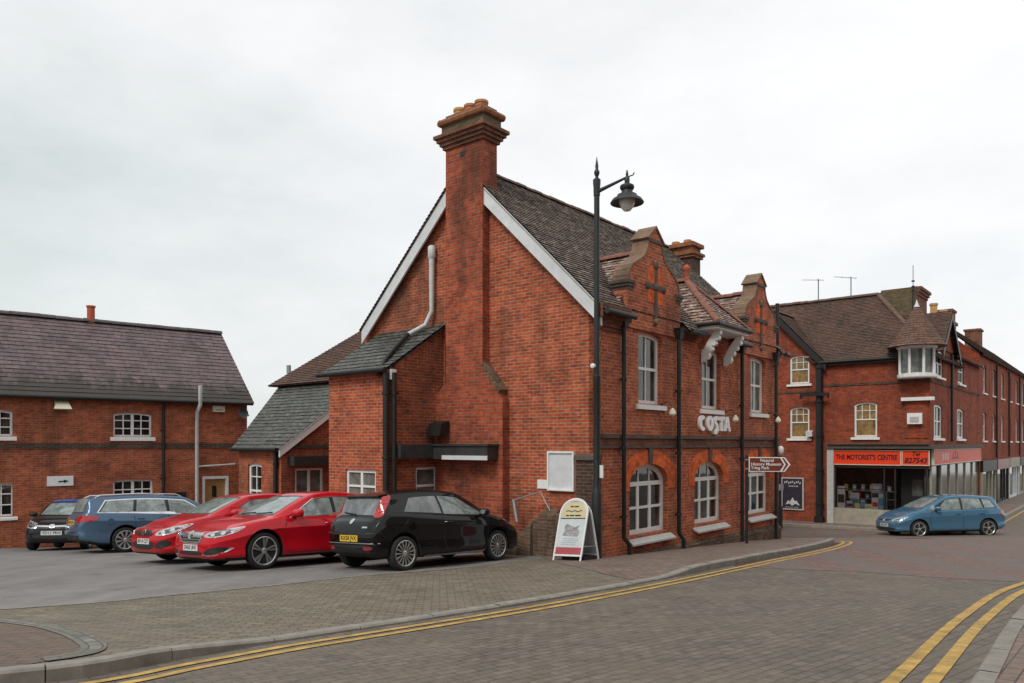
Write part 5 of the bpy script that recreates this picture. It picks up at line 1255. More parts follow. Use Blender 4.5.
# things on the cottage
al = fixed(Lf, 'alarm_box', 'cream alarm box under the cottage eaves near its right end', 'alarm', .96, 1.04, 0, lambda m: m.box(Lf, .78, 1.15, 1.04, 1.24, 0, .12), 'cream')
m = MB(); m.box(Lf, .84, 1.09, 1.09, 1.13, .12, .126); m.build('label_strip', 'metal', al)
sdh = empty('satellite_dish', Lf(.26, .95, .0) + Vector((0, 0, CAMZ)), 'grey satellite dish at the right corner of the cottage', 'satellite dish')
dn = Vector((.75, -.6, .25)).normalized()
m = MB(); m.lathe(Lf(.26, 1.02, .32), [(.02, -.04), (.12, -.02), (.195, .02), (.20, .025), (.12, -.008), (.02, -.025)], 20, axis=dn); m.build('dish', 'lamp_grey', sdh, smooth=50)
m = MB(); m.tube([Lf(.26, .98, .0), Lf(.26, 1.0, .3)], .02, 6); m.tube([Lf(.26, .8, .3), Lf(.26, .85, .3) + dn * .35], .012, 6); m.lathe(Lf(.26, .85, .3) + dn * .35, [(.03, -.03), (.03, .04)], 8, axis=dn); m.build('arm', 'metal', sdh)
sg = fixed(Lf, 'wall_sign', 'white wall sign with black arrow on the cottage front', 'sign', 5.45, -1.2, 0, lambda m: m.box(Lf, 5.12, 5.78, -1.2, -.92, .0, .03), 'white')
m = MB(); m.prism(Lf, [(5.36, -1.02), (5.24, -1.07), (5.36, -1.12), (5.36, -1.085), (5.5, -1.1), (5.5, -1.06), (5.36, -1.05)], .03, .034); m.build('arrow', 'black', sg)
sl_ = fixed(Lf, 'security_light', 'cream security light at the left under the cottage eaves', 'light', 5.4, 1.0, 0, lambda m: m.hexa([Lf(5.26, .98, .02), Lf(5.6, .98, .02), Lf(5.6, 1.26, .02), Lf(5.26, 1.26, .02)], [Lf(5.2, 1.0, .3), Lf(5.66, 1.0, .3), Lf(5.6, 1.14, .22), Lf(5.26, 1.14, .22)]), 'cream')
m = MB(); m.tube([Lf(5.43, 1.1, -.05), Lf(5.43, 1.1, .05)], .05, 8); m.build('mount', 'white_board', sl_)

# ------------------------------------------------------------------ cars
def pch(pts):
    """monotone cubic through control points"""
    xs = [p[0] for p in pts]; ys = [p[1] for p in pts]; n = len(xs)
    d = [(ys[i + 1] - ys[i]) / (xs[i + 1] - xs[i]) for i in range(n - 1)]
    mm = [d[0]] + [0 if d[i - 1] * d[i] <= 0 else 2 * d[i - 1] * d[i] / (d[i - 1] + d[i]) for i in range(1, n - 1)] + [d[-1]]
    def f(x):
        if x <= xs[0]: return ys[0]
        if x >= xs[-1]: return ys[-1]
        i = 0
        while x > xs[i + 1]: i += 1
        h = xs[i + 1] - xs[i]; t = (x - xs[i]) / h
        return (2 * t**3 - 3 * t**2 + 1) * ys[i] + (t**3 - 2 * t**2 + t) * h * mm[i] + (-2 * t**3 + 3 * t**2) * ys[i + 1] + (t**3 - t**2) * h * mm[i + 1]
    return f
M['tyre'] = plain('tyre_rubber', (.018, .018, .018), .85, var=.25, scale=12)
M['rim'] = plain('alloy_silver', (.55, .55, .54), .32, .75, .08)
M['rim_dark'] = plain('dark_alloy', (.10, .10, .105), .35, .6, .1)
M['hub_dark'] = plain('dark_hub_backing', (.02, .02, .021), .8)  # near-black backing disc behind the wheel spokes
M['car_glass'] = glass_mat('car_glass', (.19, .23, .22), .03, .8, (.27, .31, .30))  # pale base colour stands in for sky reflected in the panes
M['sky_grey_glass'] = glass_mat('grey_car_glass', (.14, .15, .155), .04, .75, (.21, .22, .225))  # greyer version, reflected sky again put into the base colour
M['trim'] = plain('black_trim', (.02, .02, .021), .55, var=.15)
M['chrome'] = plain('bright_chrome', (.72, .72, .72), .15, 1.0, .04)
M['lamp_clear'] = plain('headlight_lens', (.46, .48, .49), .08, .35, .5, 14, coat=1)
M['lamp_dark'] = plain('headlight_inner', (.07, .07, .075), .15, .3, .3, 14, coat=1)
M['lamp_red'] = plain('tail_lens', (.42, .012, .014), .12, 0, .25, 10, coat=1)
M['plate_white'] = plain('white_plate', (.70, .70, .68), .4, var=.04)
M['plate_yellow'] = plain('yellow_plate', (.80, .50, .03), .4, var=.04)
M['under'] = plain('underside', (.015, .015, .015), .9)

class Car:
    def __init__(s, nm, label, spec, contact, wheel, side, heading, paintm, group=None):
        """contact: ground point of the outer face of one wheel ('front'/'rear'; side +1 left, -1 right)"""
        s.sp = spec; L, W = spec['L'], spec['W']; s.L = L; s.W = W
        fo, wb = spec['fo'], spec['wb']; s.ax = (fo, fo + wb); s.wr = spec['wr']
        s.top = pch(spec['top']); s.belt = pch(spec['belt']); s.wid = pch(spec['wid']); s.rr = pch(spec['rr']); s.bot = pch(spec['bot'])
        d = Vector((math.cos(heading), math.sin(heading))); n = Vector((-d.y, d.x))
        a = s.ax[0] if wheel == 'front' else s.ax[1]
        # car centre from the contact point
        c = Vector(contact) - d * (L / 2 - a) - n * side * (W / 2 - .03)
        g = lambda p: Gh(*p) + (off(*p) if spec.get('raised', True) else 0) + CAMZ
        pf, pb = c + d * wb / 2, c - d * wb / 2; pl_, pr_ = c + n * .75, c - n * .75
        X = Vector((d.x, d.y, (g(pf) - g(pb)) / wb)).normalized(); Y = Vector((n.x, n.y, (g(pl_) - g(pr_)) / 1.5)).normalized(); Z = X.cross(Y).normalized(); Y = Z.cross(X)
        s.root = empty(nm, (c.x, c.y, (g(pf) + g(pb)) / 2 + .005), label, 'car', group)
        s.root.rotation_euler = Matrix((X, Y, Z)).transposed().to_euler()
        s.paint = paintm; s.body()
    def X(s, x): return s.L / 2 - x
    def section(s, x):
        zb, zt = s.bot(x), s.top(x); w = s.wid(x); zs = min(s.belt(x), zt - .03); wr = w * s.rr(x); gh = zt - zs
        ze = zt - min(.07, .45 * gh); cr = s.sp.get('crease', .015)
        P = [(0, zb), (w * .70, zb), (w * .92, zb + .035), (w * .985, zb + .12), (w * .968, zb + (zs - zb) * .40), (w * .985, zb + (zs - zb) * .62), (w * 1.0, zb + (zs - zb) * .74), (w * .992, zb + (zs - zb) * .79), (w * (.955 - cr), zs - .004), (w * (.925 - cr), zs + .008),
             (w * (.93 - cr) * .55 + wr * .47, zs + (ze - zs) * .42), (wr + .008, ze - (ze - zs) * .10), (wr * .955, ze + (zt - ze) * .35), (wr * .80, zt - (zt - ze) * .30), (wr * .45, zt - (zt - ze) * .07), (0, zt)]
        return P
    def body(s):
        L = s.L; xs = set()
        N1 = 96
        for i in range(N1 + 1): xs.add(round(L * i / N1, 4))
        for i in range(14): xs.add(round(.22 * (i / 14) ** 1.7, 4)); xs.add(round(L - .30 * (i / 14) ** 1.5, 4))
        xs = sorted(xs); rows = []
        for x in xs:
            P = s.section(x); out = []
            for i in range(len(P) - 1):
                p0, p1, p2, p3 = [Vector(P[max(0, min(len(P) - 1, i + k))]) for k in (-1, 0, 1, 2)]
                if i == 0: p0 = Vector((-P[1][0], P[1][1]))
                if i == len(P) - 2: p3 = Vector((-P[-2][0], P[-2][1]))
                for j in range(3):
                    t = j / 3; q = .5 * ((2 * p1) + (p2 - p0) * t + (2 * p0 - 5 * p1 + 4 * p2 - p3) * t * t + (3 * p1 - p0 - 3 * p2 + p3) * t ** 3)
                    out.append(q)
            out.append(Vector(P[-1])); rows.append(out)
        bm = bmesh.new(); n = len(rows[0]); full = 2 * n - 2
        V_ = []
        for x, r in zip(xs, rows):
            ring_ = [bm.verts.new((s.X(x), q.x if 0 < i < n - 1 else 0, q.y)) for i, q in enumerate(r)]
            mir = [bm.verts.new((s.X(x), -q.x, q.y)) for i, q in list(enumerate(r))[1:-1]][::-1]
            V_.append(ring_ + mir)
        for A, B in zip(V_, V_[1:]):
            for k in range(full): bm.faces.new((A[k], A[(k + 1) % full], B[(k + 1) % full], B[k]))
        for ends in (V_[0], V_[-1]):
            c = bm.verts.new(sum((v.co for v in ends), Vector()) / full)
            for k in range(full): bm.faces.new((ends[k], ends[(k + 1) % full], c))
        bmesh.ops.recalc_face_normals(bm, faces=bm.faces)
        s.bvh = BVHTree.FromBMesh(bm)
        for f in bm.faces:
            f.smooth = True
            if f.normal.z < -.75 and f.calc_center_median().z < .5: f.material_index = 1
        me = bpy.data.meshes.new('body'); bm.to_mesh(me); bm.free()
        me.materials.append(s.paint); me.materials.append(M['under'])
        ob = bpy.data.objects.new('body', me); col.objects.link(ob)
        # wheel wells
        cut = MB(); R_ = s.wr + .055
        for a in s.ax:
            for sg in (1, -1):
                prof = [(R_, .0), (R_, .5)]
                cut.lathe(Vector((s.X(a), sg * (s.W / 2 - .26), s.wr + .015)), [(R_, 0), (R_, .5)], 40, axis=Vector((0, sg, 0)))
        co = cut.build('cutter', 'under', None, z=0)
        md = ob.modifiers.new('b', 'BOOLEAN'); md.object = co; md.operation = 'DIFFERENCE'; md.solver = 'EXACT'; md.material_mode = 'TRANSFER'
        dg = bpy.context.evaluated_depsgraph_get(); dg.update()
        nm = bpy.data.meshes.new_from_object(ob.evaluated_get(dg)); nm.name = 'body'
        ob.modifiers.clear(); ob.data = nm; bpy.data.meshes.remove(me); bpy.data.objects.remove(co)
        nm.shade_smooth(); nm.set_sharp_from_angle(angle=R(38))
        ob.parent = s.root; s.bodyob = ob
    # ---- panels laid on the shell
    def cast(s, axis, a, b, sg=1):
        if axis == 'side': o, d = Vector((s.X(a), sg * 3, b)), Vector((0, -sg, 0))
        elif axis in ('rcorner', 'fcorner'):      # a: across the rounded corner (+ along the flank), b: height
            e = -1 if axis == 'rcorner' else 1; q = .70711
            l = Vector((-e * q, sg * q, 0)); d = Vector((-e * q, -sg * q, 0)); o = Vector((e * s.L / 2, sg * s.W / 2, b)) + l * a - d * 2
        elif axis == 'front': o, d = Vector((4, a, b)), Vector((-1, 0, 0))
        elif axis == 'rear': o, d = Vector((-4, a, b)), Vector((1, 0, 0))
        else: o, d = Vector((s.X(a), b, 4)), Vector((0, 0, -1))
        h = s.bvh.ray_cast(o, d)
        if h[0] is None: h = s.bvh.find_nearest(o + d * 2.2 if axis != 'side' else Vector((s.X(a), sg * s.W / 2, b)))
        return h[0], h[1], d
    def patch(s, name, poly, axis, mat, sg=1, off_=.004, parent=None, grid=.07, thick=.012):
        bm = bmesh.new(); f = bm.faces.new([bm.verts.new((a, b, 0)) for a, b in poly])
        bmesh.ops.triangulate(bm, faces=[f])
        for ax_, no in ((0, (1, 0, 0)), (1, (0, 1, 0))):
            lo, hi = min(p[ax_] for p in poly), max(p[ax_] for p in poly); c = lo + grid * .5
            while c < hi:
                bmesh.ops.bisect_plane(bm, geom=bm.verts[:] + bm.edges[:] + bm.faces[:], plane_co=tuple(c if k == ax_ else 0 for k in range(3)), plane_no=no); c += grid
        dirs = {}
        for v in bm.verts:
            p, n, d = s.cast(axis, v.co.x, v.co.y, sg)
            if n.dot(d) > 0: n = -n
            dirs[v] = n; v.co = p + n * off_
        bmesh.ops.remove_doubles(bm, verts=bm.verts, dist=.0003)
        bm.normal_update(); dd = {'side': Vector((0, sg, 0)), 'front': Vector((1, 0, 0)), 'rear': Vector((-1, 0, 0)), 'top': Vector((0, 0, 1)), 'rcorner': Vector((-.7071, sg * .7071, 0)), 'fcorner': Vector((.7071, sg * .7071, 0))}[axis]
        for f in bm.faces:
            f.smooth = True
            if f.normal.dot(dd) < 0: f.normal_flip()
        bd = [e for e in bm.edges if e.is_boundary]
        r = bmesh.ops.extrude_edge_only(bm, edges=bd)
        nv = [g for g in r['geom'] if isinstance(g, bmesh.types.BMVert)]
        for v in nv: v.co -= dd * thick
        uv = bm.loops.layers.uv.new('UVMap')
        me = bpy.data.meshes.new(name); bm.to_mesh(me); bm.free(); me.materials.append(M[mat] if isinstance(mat, str) else mat); me.set_sharp_from_angle(angle=R(40))
        o = bpy.data.objects.new(name, me); col.objects.link(o); o.parent = parent or s.root; return o
    def line(s, pts, w, axis, name, mat, sg=1, off_=.003, parent=None, closed=False):
        P = [Vector(p) for p in pts]; Lp = []; Rp = []
        for i, p in enumerate(P):
            a, b = P[max(0, i - 1)], P[min(len(P) - 1, i + 1)]
            if closed: a, b = P[i - 1], P[(i + 1) % len(P)]
            t = (b - a).normalized(); n = Vector((-t.y, t.x)) * w / 2; Lp.append(p + n); Rp.append(p - n)
        bm = bmesh.new()
        def pt(q):
            h, n, d = s.cast(axis, q.x, q.y, sg)
            if n.dot(d) > 0: n = -n
            return bm.verts.new(h + n * off_)
        va = [pt(q) for q in Lp]; vb = [pt(q) for q in Rp]; K = len(P)
        for i in range(K if closed else K - 1): bm.faces.new((va[i], va[(i + 1) % K], vb[(i + 1) % K], vb[i]))
        me = bpy.data.meshes.new(name); bm.to_mesh(me); bm.free(); me.materials.append(M[mat])
        o = bpy.data.objects.new(name, me); col.objects.link(o); o.parent = parent or s.root; return o
    def mesh(s, mb, name, mat, parent=None, smooth=40):
        o = mb.build(name, mat, None, smooth=smooth, z=0); o.parent = parent or s.root; return o
    def sidewin(s, x0b, x0t, x1t, x1b, lo=.02, up=.085, n=10, lo2=None):
        f = lambda a, b, k: a + (b - a) * k / n
        lo2 = lo if lo2 is None else lo2
        zlo = lambda x: min(s.belt(x), s.top(x) - .03) + lo
        zup = lambda x: max(zlo(x) + .02, s.top(x) - min(.07, .45 * (s.top(x) - s.belt(x))) - up * min(1, (s.top(x) - s.belt(x)) / .35))
        bottom = [(f(x0b, x1b, k), zlo(f(x0b, x1b, k))) for k in range(n + 1)]
        topl = [(f(x0t, x1t, k), zup(f(x0t, x1t, k))) for k in range(n + 1)]
        return bottom + topl[::-1]
    def grow(s, poly, d):
        out = []; n = len(poly); ar = sum(poly[i][0] * poly[(i + 1) % n][1] - poly[(i + 1) % n][0] * poly[i][1] for i in range(n)); sg = 1 if ar > 0 else -1
        for i in range(n):
            a, p, b = Vector(poly[i - 1]), Vector(poly[i]), Vector(poly[(i + 1) % n])
            n1 = (p - a); n2 = (b - p)
            if n1.length < 1e-5 or n2.length < 1e-5: out.append(tuple(p)); continue
            n1 = Vector((n1.y, -n1.x)).normalized() * sg; n2 = Vector((n2.y, -n2.x)).normalized() * sg; nn = (n1 + n2)
            if nn.length < .2: nn = n1
            nn = nn.normalized() * d / max(.5, n1.dot(nn.normalized())); out.append((p.x + nn.x, p.y + nn.y))
        return out
    def glass(s, wins, trim='trim', tw=.016, mat='car_glass', band=None):
        if band:
            for sg in (1, -1):
                if trim == 'chrome': s.patch('window_trim', s.grow(band, .022), 'side', 'chrome', sg, .0018)
                s.patch('pillar_trim', s.grow(band, .006), 'side', 'trim', sg, .0036)
            trim = None
        for sg in (1, -1):
            for w in wins:
                mt = w[1] if isinstance(w[0], list) else mat; poly = w[0] if isinstance(w[0], list) else w
                g = s.patch('side_window', poly, 'side', mt, sg, .006)
                if trim: s.patch('window_trim', s.grow(poly, tw), 'side', trim, sg, .0025, parent=g)
    def screen(s, axis, z0, z1, y0, y1, mat='car_glass', name='windscreen', bow=.02):
        n = 8; P = [(-y0 + 2 * y0 * k / n, z0 - bow * (1 - (2 * k / n - 1) ** 2) * (-1 if axis == 'rear' else 1) * .6) for k in range(n + 1)] + [(y1 - 2 * y1 * k / n, z1 + bow * (1 - (2 * k / n - 1) ** 2)) for k in range(n + 1)]
        g = s.patch(name, P, axis, mat, 1, .005); s.patch('screen_seal', s.grow(P, .014), axis, 'trim', 1, .002, parent=g); return g
    def wheels(s, style, rimm='rim', n=10, rr=.70):
        for a in s.ax:
            for sg in (1, -1):
                c = Vector((s.X(a), sg * (s.W / 2 - .035), s.wr)); ax = Vector((0, sg, 0)); r = s.wr; ri = r * rr
                m = MB(); m.lathe(c, [(ri * .5, -.20), (r * .93, -.20), (r, -.165), (r * 1.0, -.05), (r * .975, -.012), (r * .90, .004), (ri * 1.08, .0), (ri * 1.0, -.02), (ri * .98, -.05), (ri * .3, -.055)], 40, axis=ax)
                w = s.mesh(m, 'wheel', 'hub_dark'); w.data.materials.clear(); w.data.materials.append(M['tyre'])
                m = MB(); m.lathe(c, [(ri * .97, -.052), (ri * .97, -.046), (.02, -.046), (.02, -.052)], 32, axis=ax); s.mesh(m, 'brake_disc', 'hub_dark', w)
                m = MB(); prof = [(ri * .955, -.05), (ri * .955, -.008), (ri * 1.0, .002), (ri * 1.035, -.002), (ri * 1.03, -.03)]
                uxx = Vector((1, 0, 0)); uz = Vector((0, 0, 1))
                pt = lambda rad, ang, o: c + (uxx * math.cos(ang) + uz * math.sin(ang)) * rad + ax * o
                for k in range(36):
                    a0, a1 = 2 * math.pi * k / 36, 2 * math.pi * (k + 1) / 36
                    for (ra, oa), (rb, ob) in zip(prof, prof[1:]): m.poly([pt(ra, a0, oa), pt(ra, a1, oa), pt(rb, a1, ob), pt(rb, a0, ob)])
                m.lathe(c, [(ri * .22, -.045), (ri * .22, -.012), (ri * .16, -.004), (.01, -.002)], 16, axis=ax)
                for k in range(n):
                    b = 2 * math.pi * k / n + .2
                    specs = {'multi': [(0, 0, .055, .075)], 'twin': [(-.09, -.11, .05, .06), (.09, .11, .05, .06)], 'twist': [(-.14, .06, .06, .07), (.14, .42, .05, .045), (-.02, .30, .03, .03)], 'five': [(0, 0, .11, .13)], 'cover': [(0, 0, .09, .17)]}[style]
                    for d0, d1, w0, w1 in specs:
                        A = [pt(ri * .18, b + d0 - w0 * 1.8, -.01), pt(ri * .18, b + d0 + w0 * 1.8, -.01), pt(ri * .97, b + d1 + w1, -.006), pt(ri * .97, b + d1 - w1, -.006)]
                        m.hexa(A, [p - ax * .03 for p in A])
                s.mesh(m, 'rim', rimm, w, 30)
    def plate(s, end, z, txt, y=0, w=.52, h=.115):
        mat = 'plate_white' if end == 'front' else 'plate_yellow'; sg = 1 if end == 'front' else -1
        p = max((s.cast(end, y + dy, z + dz)[0] for dy in (-w * .45, 0, w * .45) for dz in (-h * .4, h * .4)), key=lambda q: q.x * sg)
        x = p.x + sg * .004
        m = MB(); FX = lambda t, hh, o=0: Vector((x + sg * o, y + t * sg, hh))
        m.box(FX, -w / 2, w / 2, z - h / 2, z + h / 2, -.03, .008); pl = s.mesh(m, 'number_plate', mat, smooth=None)
        cu = bpy.data.curves.new('t', 'FONT'); cu.body = txt; cu.size = h * .92; cu.align_x = 'CENTER'; cu.align_y = 'CENTER'; cu.extrude = .001; cu.offset = .0022; cu.resolution_u = 2
        ob = bpy.data.objects.new('t', cu); col.objects.link(ob); dg = bpy.context.evaluated_depsgraph_get(); dg.update()
        me = bpy.data.meshes.new_from_object(ob.evaluated_get(dg)); bpy.data.objects.remove(ob); bpy.data.curves.remove(cu)
        wd = max(v.co.x for v in me.vertices) - min(v.co.x for v in me.vertices); k = min(1.15, w * .88 / wd)
        me.transform(Matrix(((0, 0, sg, x + sg * .0095), (sg * k, 0, 0, y), (0, 1, 0, z), (0, 0, 0, 1)))); me.materials.clear(); me.materials.append(M['trim'])
        ob = bpy.data.objects.new('lettering', me); col.objects.link(ob); ob.parent = pl
    def mirrors(s, x, z, mat=None, size=1):
        for sg in (1, -1):
            y0 = abs(s.cast('side', x, z - .03, sg)[0].y)
            m = MB(); c = Vector((s.X(x), sg * (y0 + .13), z + .045)); 
            rings = []
            for dx, k in ((-.075, .78), (-.06, 1.0), (.0, 1.0), (.05, .82), (.085, .35)):
                rings.append([c + Vector((dx * size, sg * .105 * size * k * math.copysign(abs(math.cos(t)) ** .6, math.cos(t)), .068 * size * k * math.copysign(abs(math.sin(t)) ** .7, math.sin(t)))) for t in [2 * math.pi * j / 16 for j in range(16)]])
            for A, B in zip(rings, rings[1:]):
                for k in range(16): m.poly([A[k], A[(k + 1) % 16], B[(k + 1) % 16], B[k]])
            m.poly(rings[0]); m.poly(rings[-1][::-1]); mi = s.mesh(m, 'wing_mirror', mat or s.paint, smooth=60)
            m = MB(); m.tube([Vector((s.X(x) , sg * (y0 - .02), z - .01)), Vector((s.X(x), sg * (y0 + .09), z + .02))], .028, 8); s.mesh(m, 'mirror_arm', 'trim', mi)
            m = MB(); m.poly([c + Vector((-.0765 * size, sg * .07 * size * math.cos(t), .045 * size * math.sin(t))) for t in [2 * math.pi * j / 16 for j in range(16)]]); s.mesh(m, 'mirror_glass', 'car_glass', mi)
    def handles(s, xs, z, mat=None):
        for sg in (1, -1):
            for x in xs:
                p, n, d = s.cast('side', x, z, sg); m = MB(); a = Vector((s.X(x) + .09, p.y, p.z)); b = Vector((s.X(x) - .09, p.y, p.z + .01)); o = Vector((0, sg * .03, 0))
                m.tube([a, a + o + Vector((-.02, 0, 0)), b + o + Vector((.02, 0, 0)), b], .014, 8); s.mesh(m, 'door_handle', mat or s.paint)
    def seams(s, lines, mat='trim', w=.014):
        for sg in (1, -1):
            for l in lines:
                pts = []
                for a, b in zip(l, l[1:]):
                    n = max(2, int(math.dist(a, b) / .06)); pts += [(a[0] + (b[0] - a[0]) * k / n, a[1] + (b[1] - a[1]) * k / n) for k in range(n)]
                s.line(pts + [l[-1]], w, 'side', 'door_seam', mat, sg, .0025)

def rnd_poly(pts, it=2):
    for _ in range(it):
        q = []
        for i in range(len(pts)):
            a, b = pts[i], pts[(i + 1) % len(pts)]
            q += [(a[0] * .75 + b[0] * .25, a[1] * .75 + b[1] * .25), (a[0] * .25 + b[0] * .75, a[1] * .25 + b[1] * .75)]
        pts = q
    return pts
def mir(poly): return [(-a, b) for a, b in poly][::-1]

def spec(L, W, H, wb, fo, wr, cowl, header, hoodz, cowlz, roofend, tailz, tail, nose=.62, rearw=None, beltr=.06, rt=None, belt0=.92, **k):
    """hatch/estate/liftback proportions from a few lengths measured from the nose"""
    hw = W / 2
    top = [(0, nose - .03), (.03, nose + .04), (.10, nose + .09), (.25, hoodz - .06), (cowl * .55, hoodz + (cowlz - hoodz) * .45), (cowl, cowlz), (cowl + .06, cowlz + .035), (header - .10, H - .115), (header + .12, H - .04), ((header + roofend) / 2 - .2, H), (roofend - .35, H - .045), (roofend, H - .105)] + (rt or []) + [(L - tail, tailz + .05), (L - tail * .45, tailz - .03), (L - .02, tailz - .13), (L, tailz - .20)]
    belt = [(0, nose - .10), (.10, nose - .02), (.35, hoodz - .10), (cowl, belt0 - .015), (header + .4, belt0 + beltr * .4), (roofend, belt0 + beltr), (L - tail, min(belt0 + beltr, tailz - .03)), (L, tailz - .25)]
    wid = [(0, hw * .62), (.04, hw * .73), (.12, hw * .82), (.28, hw * .90), (.55, hw * .965), (1.0, hw * .99), (L * .5, hw), (L - 1.0, hw * .985), (L - .45, hw * .95), (L - .18, hw * .89), (L - .05, hw * .81), (L, hw * .70)]
    rr = [(0, .80), (.3, .84), (cowl * .8, .86), (cowl + .1, .845), (header, .735), ((header + roofend) / 2, .70), (roofend - .2, .685), (roofend + .02, .70), (L - tail, .80), (L, .82)]
    bot = [(0, .33), (.04, .25), (.12, .205), (.5, .19), (L - .6, .20), (L - .25, .26), (L - .06, .34), (L, .42)]
    d = dict(L=L, W=W, H=H, wb=wb, fo=fo, wr=wr, top=top, belt=belt, wid=wid, rr=rr, bot=bot); d.update(k); return d

HU = math.atan2(U.y, U.x)
# ---- black three-door hatchback, tail towards us
PK = paint('black_car_paint', (.006, .006, .007), .3)
sp = spec(4.03, 1.69, 1.49, 2.51, .86, .312, 1.02, 1.83, .80, .985, 3.66, .93, .16, belt0=.93, beltr=.11)
c = Car('parked_car', 'black three door hatchback with pale multi spoke wheels parked nose to the gable wall', sp, (-1.93, 13.92), 'rear', -1, R(48.6), PK, 'cars parked beside the corner building')
c.glass([c.sidewin(1.26, 1.92, 2.42, 2.36, .02, .07), (c.sidewin(2.42, 2.48, 3.12, 3.34, .03, .075), 'sky_grey_glass')], band=c.sidewin(1.24, 1.90, 3.14, 3.38, .015, .065, 20))
c.screen('front', 1.02, 1.36, .60, .50); c.screen('rear', 1.01, 1.325, .52, .50, 'sky_grey_glass', 'rear_window')
c.wheels('multi', 'rim', 15, .74)
c.plate('rear', .60, 'RX58 JVX'); c.plate('front', .45, 'RX58 JVX')
for y_, sg in ((1, 1), (-1, -1)):
    tl = c.patch('taillight', rnd_poly([(.03, 1.37), (.15, 1.38), (.17, 1.33), (.10, 1.12), (.05, .97), (-.13, .965), (-.09, 1.08), (-.02, 1.24)], 2), 'rcorner', 'lamp_red', sg, .008)
    for z_ in (1.08, 1.22): c.line([(-.03 + (z_ - 1.08) * .45, z_), (.05 + (z_ - 1.08) * .45, z_ + .005)], .02, 'rcorner', 'lamp_bar', 'g_red', sg, .022, parent=tl)
    c.patch('headlight', rnd_poly([(-.22, .63), (-.18, .70), (.18, .82), (.34, .85), (.24, .74), (.0, .64)], 2), 'fcorner', 'lamp_clear', sg, .006)
    c.line([(x, .245) for x in [1.30 + .1 * k for k in range(17)]], .035, 'side', 'sill_glint', 'chrome', sg, .02)  # bright strip laid on to stand for the reflection along the sill
c.line([(-.74 + .1 * k, .70 - .03 * (1 - abs(k - 7.4) / 7.4)) for k in range(16)], .02, 'rear', 'bumper_edge', 'lead', 1, .012)
c.line([(-.72 + .09 * k, .515) for k in range(17)], .014, 'rear', 'bumper_strip', 'rim', 1, .01)
c.patch('lower_bumper', [(-.55, .34), (.55, .34), (.6, .48), (-.6, .48)], 'rear', 'trim', 1, .006)
for sg in (1, -1): c.patch('fog_light', rnd_poly([(sg * .42, .39), (sg * .62, .40), (sg * .64, .46), (sg * .42, .45)], 1), 'rear', 'lamp_red', 1, .010)
c.patch('badge', [(.05 * math.cos(t), .905 + .05 * math.sin(t)) for t in [2 * math.pi * k / 16 for k in range(16)]], 'rear', 'chrome', 1, .01)
c.line([(-.50, .80), (-.42, .803), (-.36, .80)], .028, 'rear', 'badge_script', 'chrome', 1, .006)
m = MB(); a = c.cast('rear', .02, 1.03)[0]; b = c.cast('rear', .36, 1.065)[0]; m.tube([a + Vector((-.02, 0, 0)), b + Vector((-.03, 0, 0))], .013, 6); c.mesh(m, 'wiper', 'trim')
m = MB(); z = 1.375; xx = c.X(3.58)
m.hexa([Vector((xx, -.54, z + .03)), Vector((xx, .54, z + .03)), Vector((xx - .17, .50, z - .005)), Vector((xx - .17, -.50, z - .005))], [Vector((xx, -.54, z - .03)), Vector((xx, .54, z - .03)), Vector((xx - .17, .50, z - .03)), Vector((xx - .17, -.50, z - .03))]); c.mesh(m, 'spoiler', PK)
c.mirrors(1.36, .97); c.handles([2.30], .84)
c.seams([[(1.20, .92), (1.16, .7), (1.20, .36), (1.34, .27), (2.30, .27), (2.40, .5), (2.42, .94)], [(3.28, .93), (3.5, .70)]])
c.line([(-.62, .93), (-.63, .70), (-.55, .67), (0, .655), (.55, .67), (.63, .70), (.62, .93)], .008, 'rear', 'tailgate_seam', 'trim', 1, .0025)
m = MB(); pp = c.cast('side', 3.2, .80, -1)[0]; m.lathe(pp, [(.075, -.005), (.075, .004)], 18, axis=Vector((0, -1, 0))); c.mesh(m, 'fuel_flap', PK)

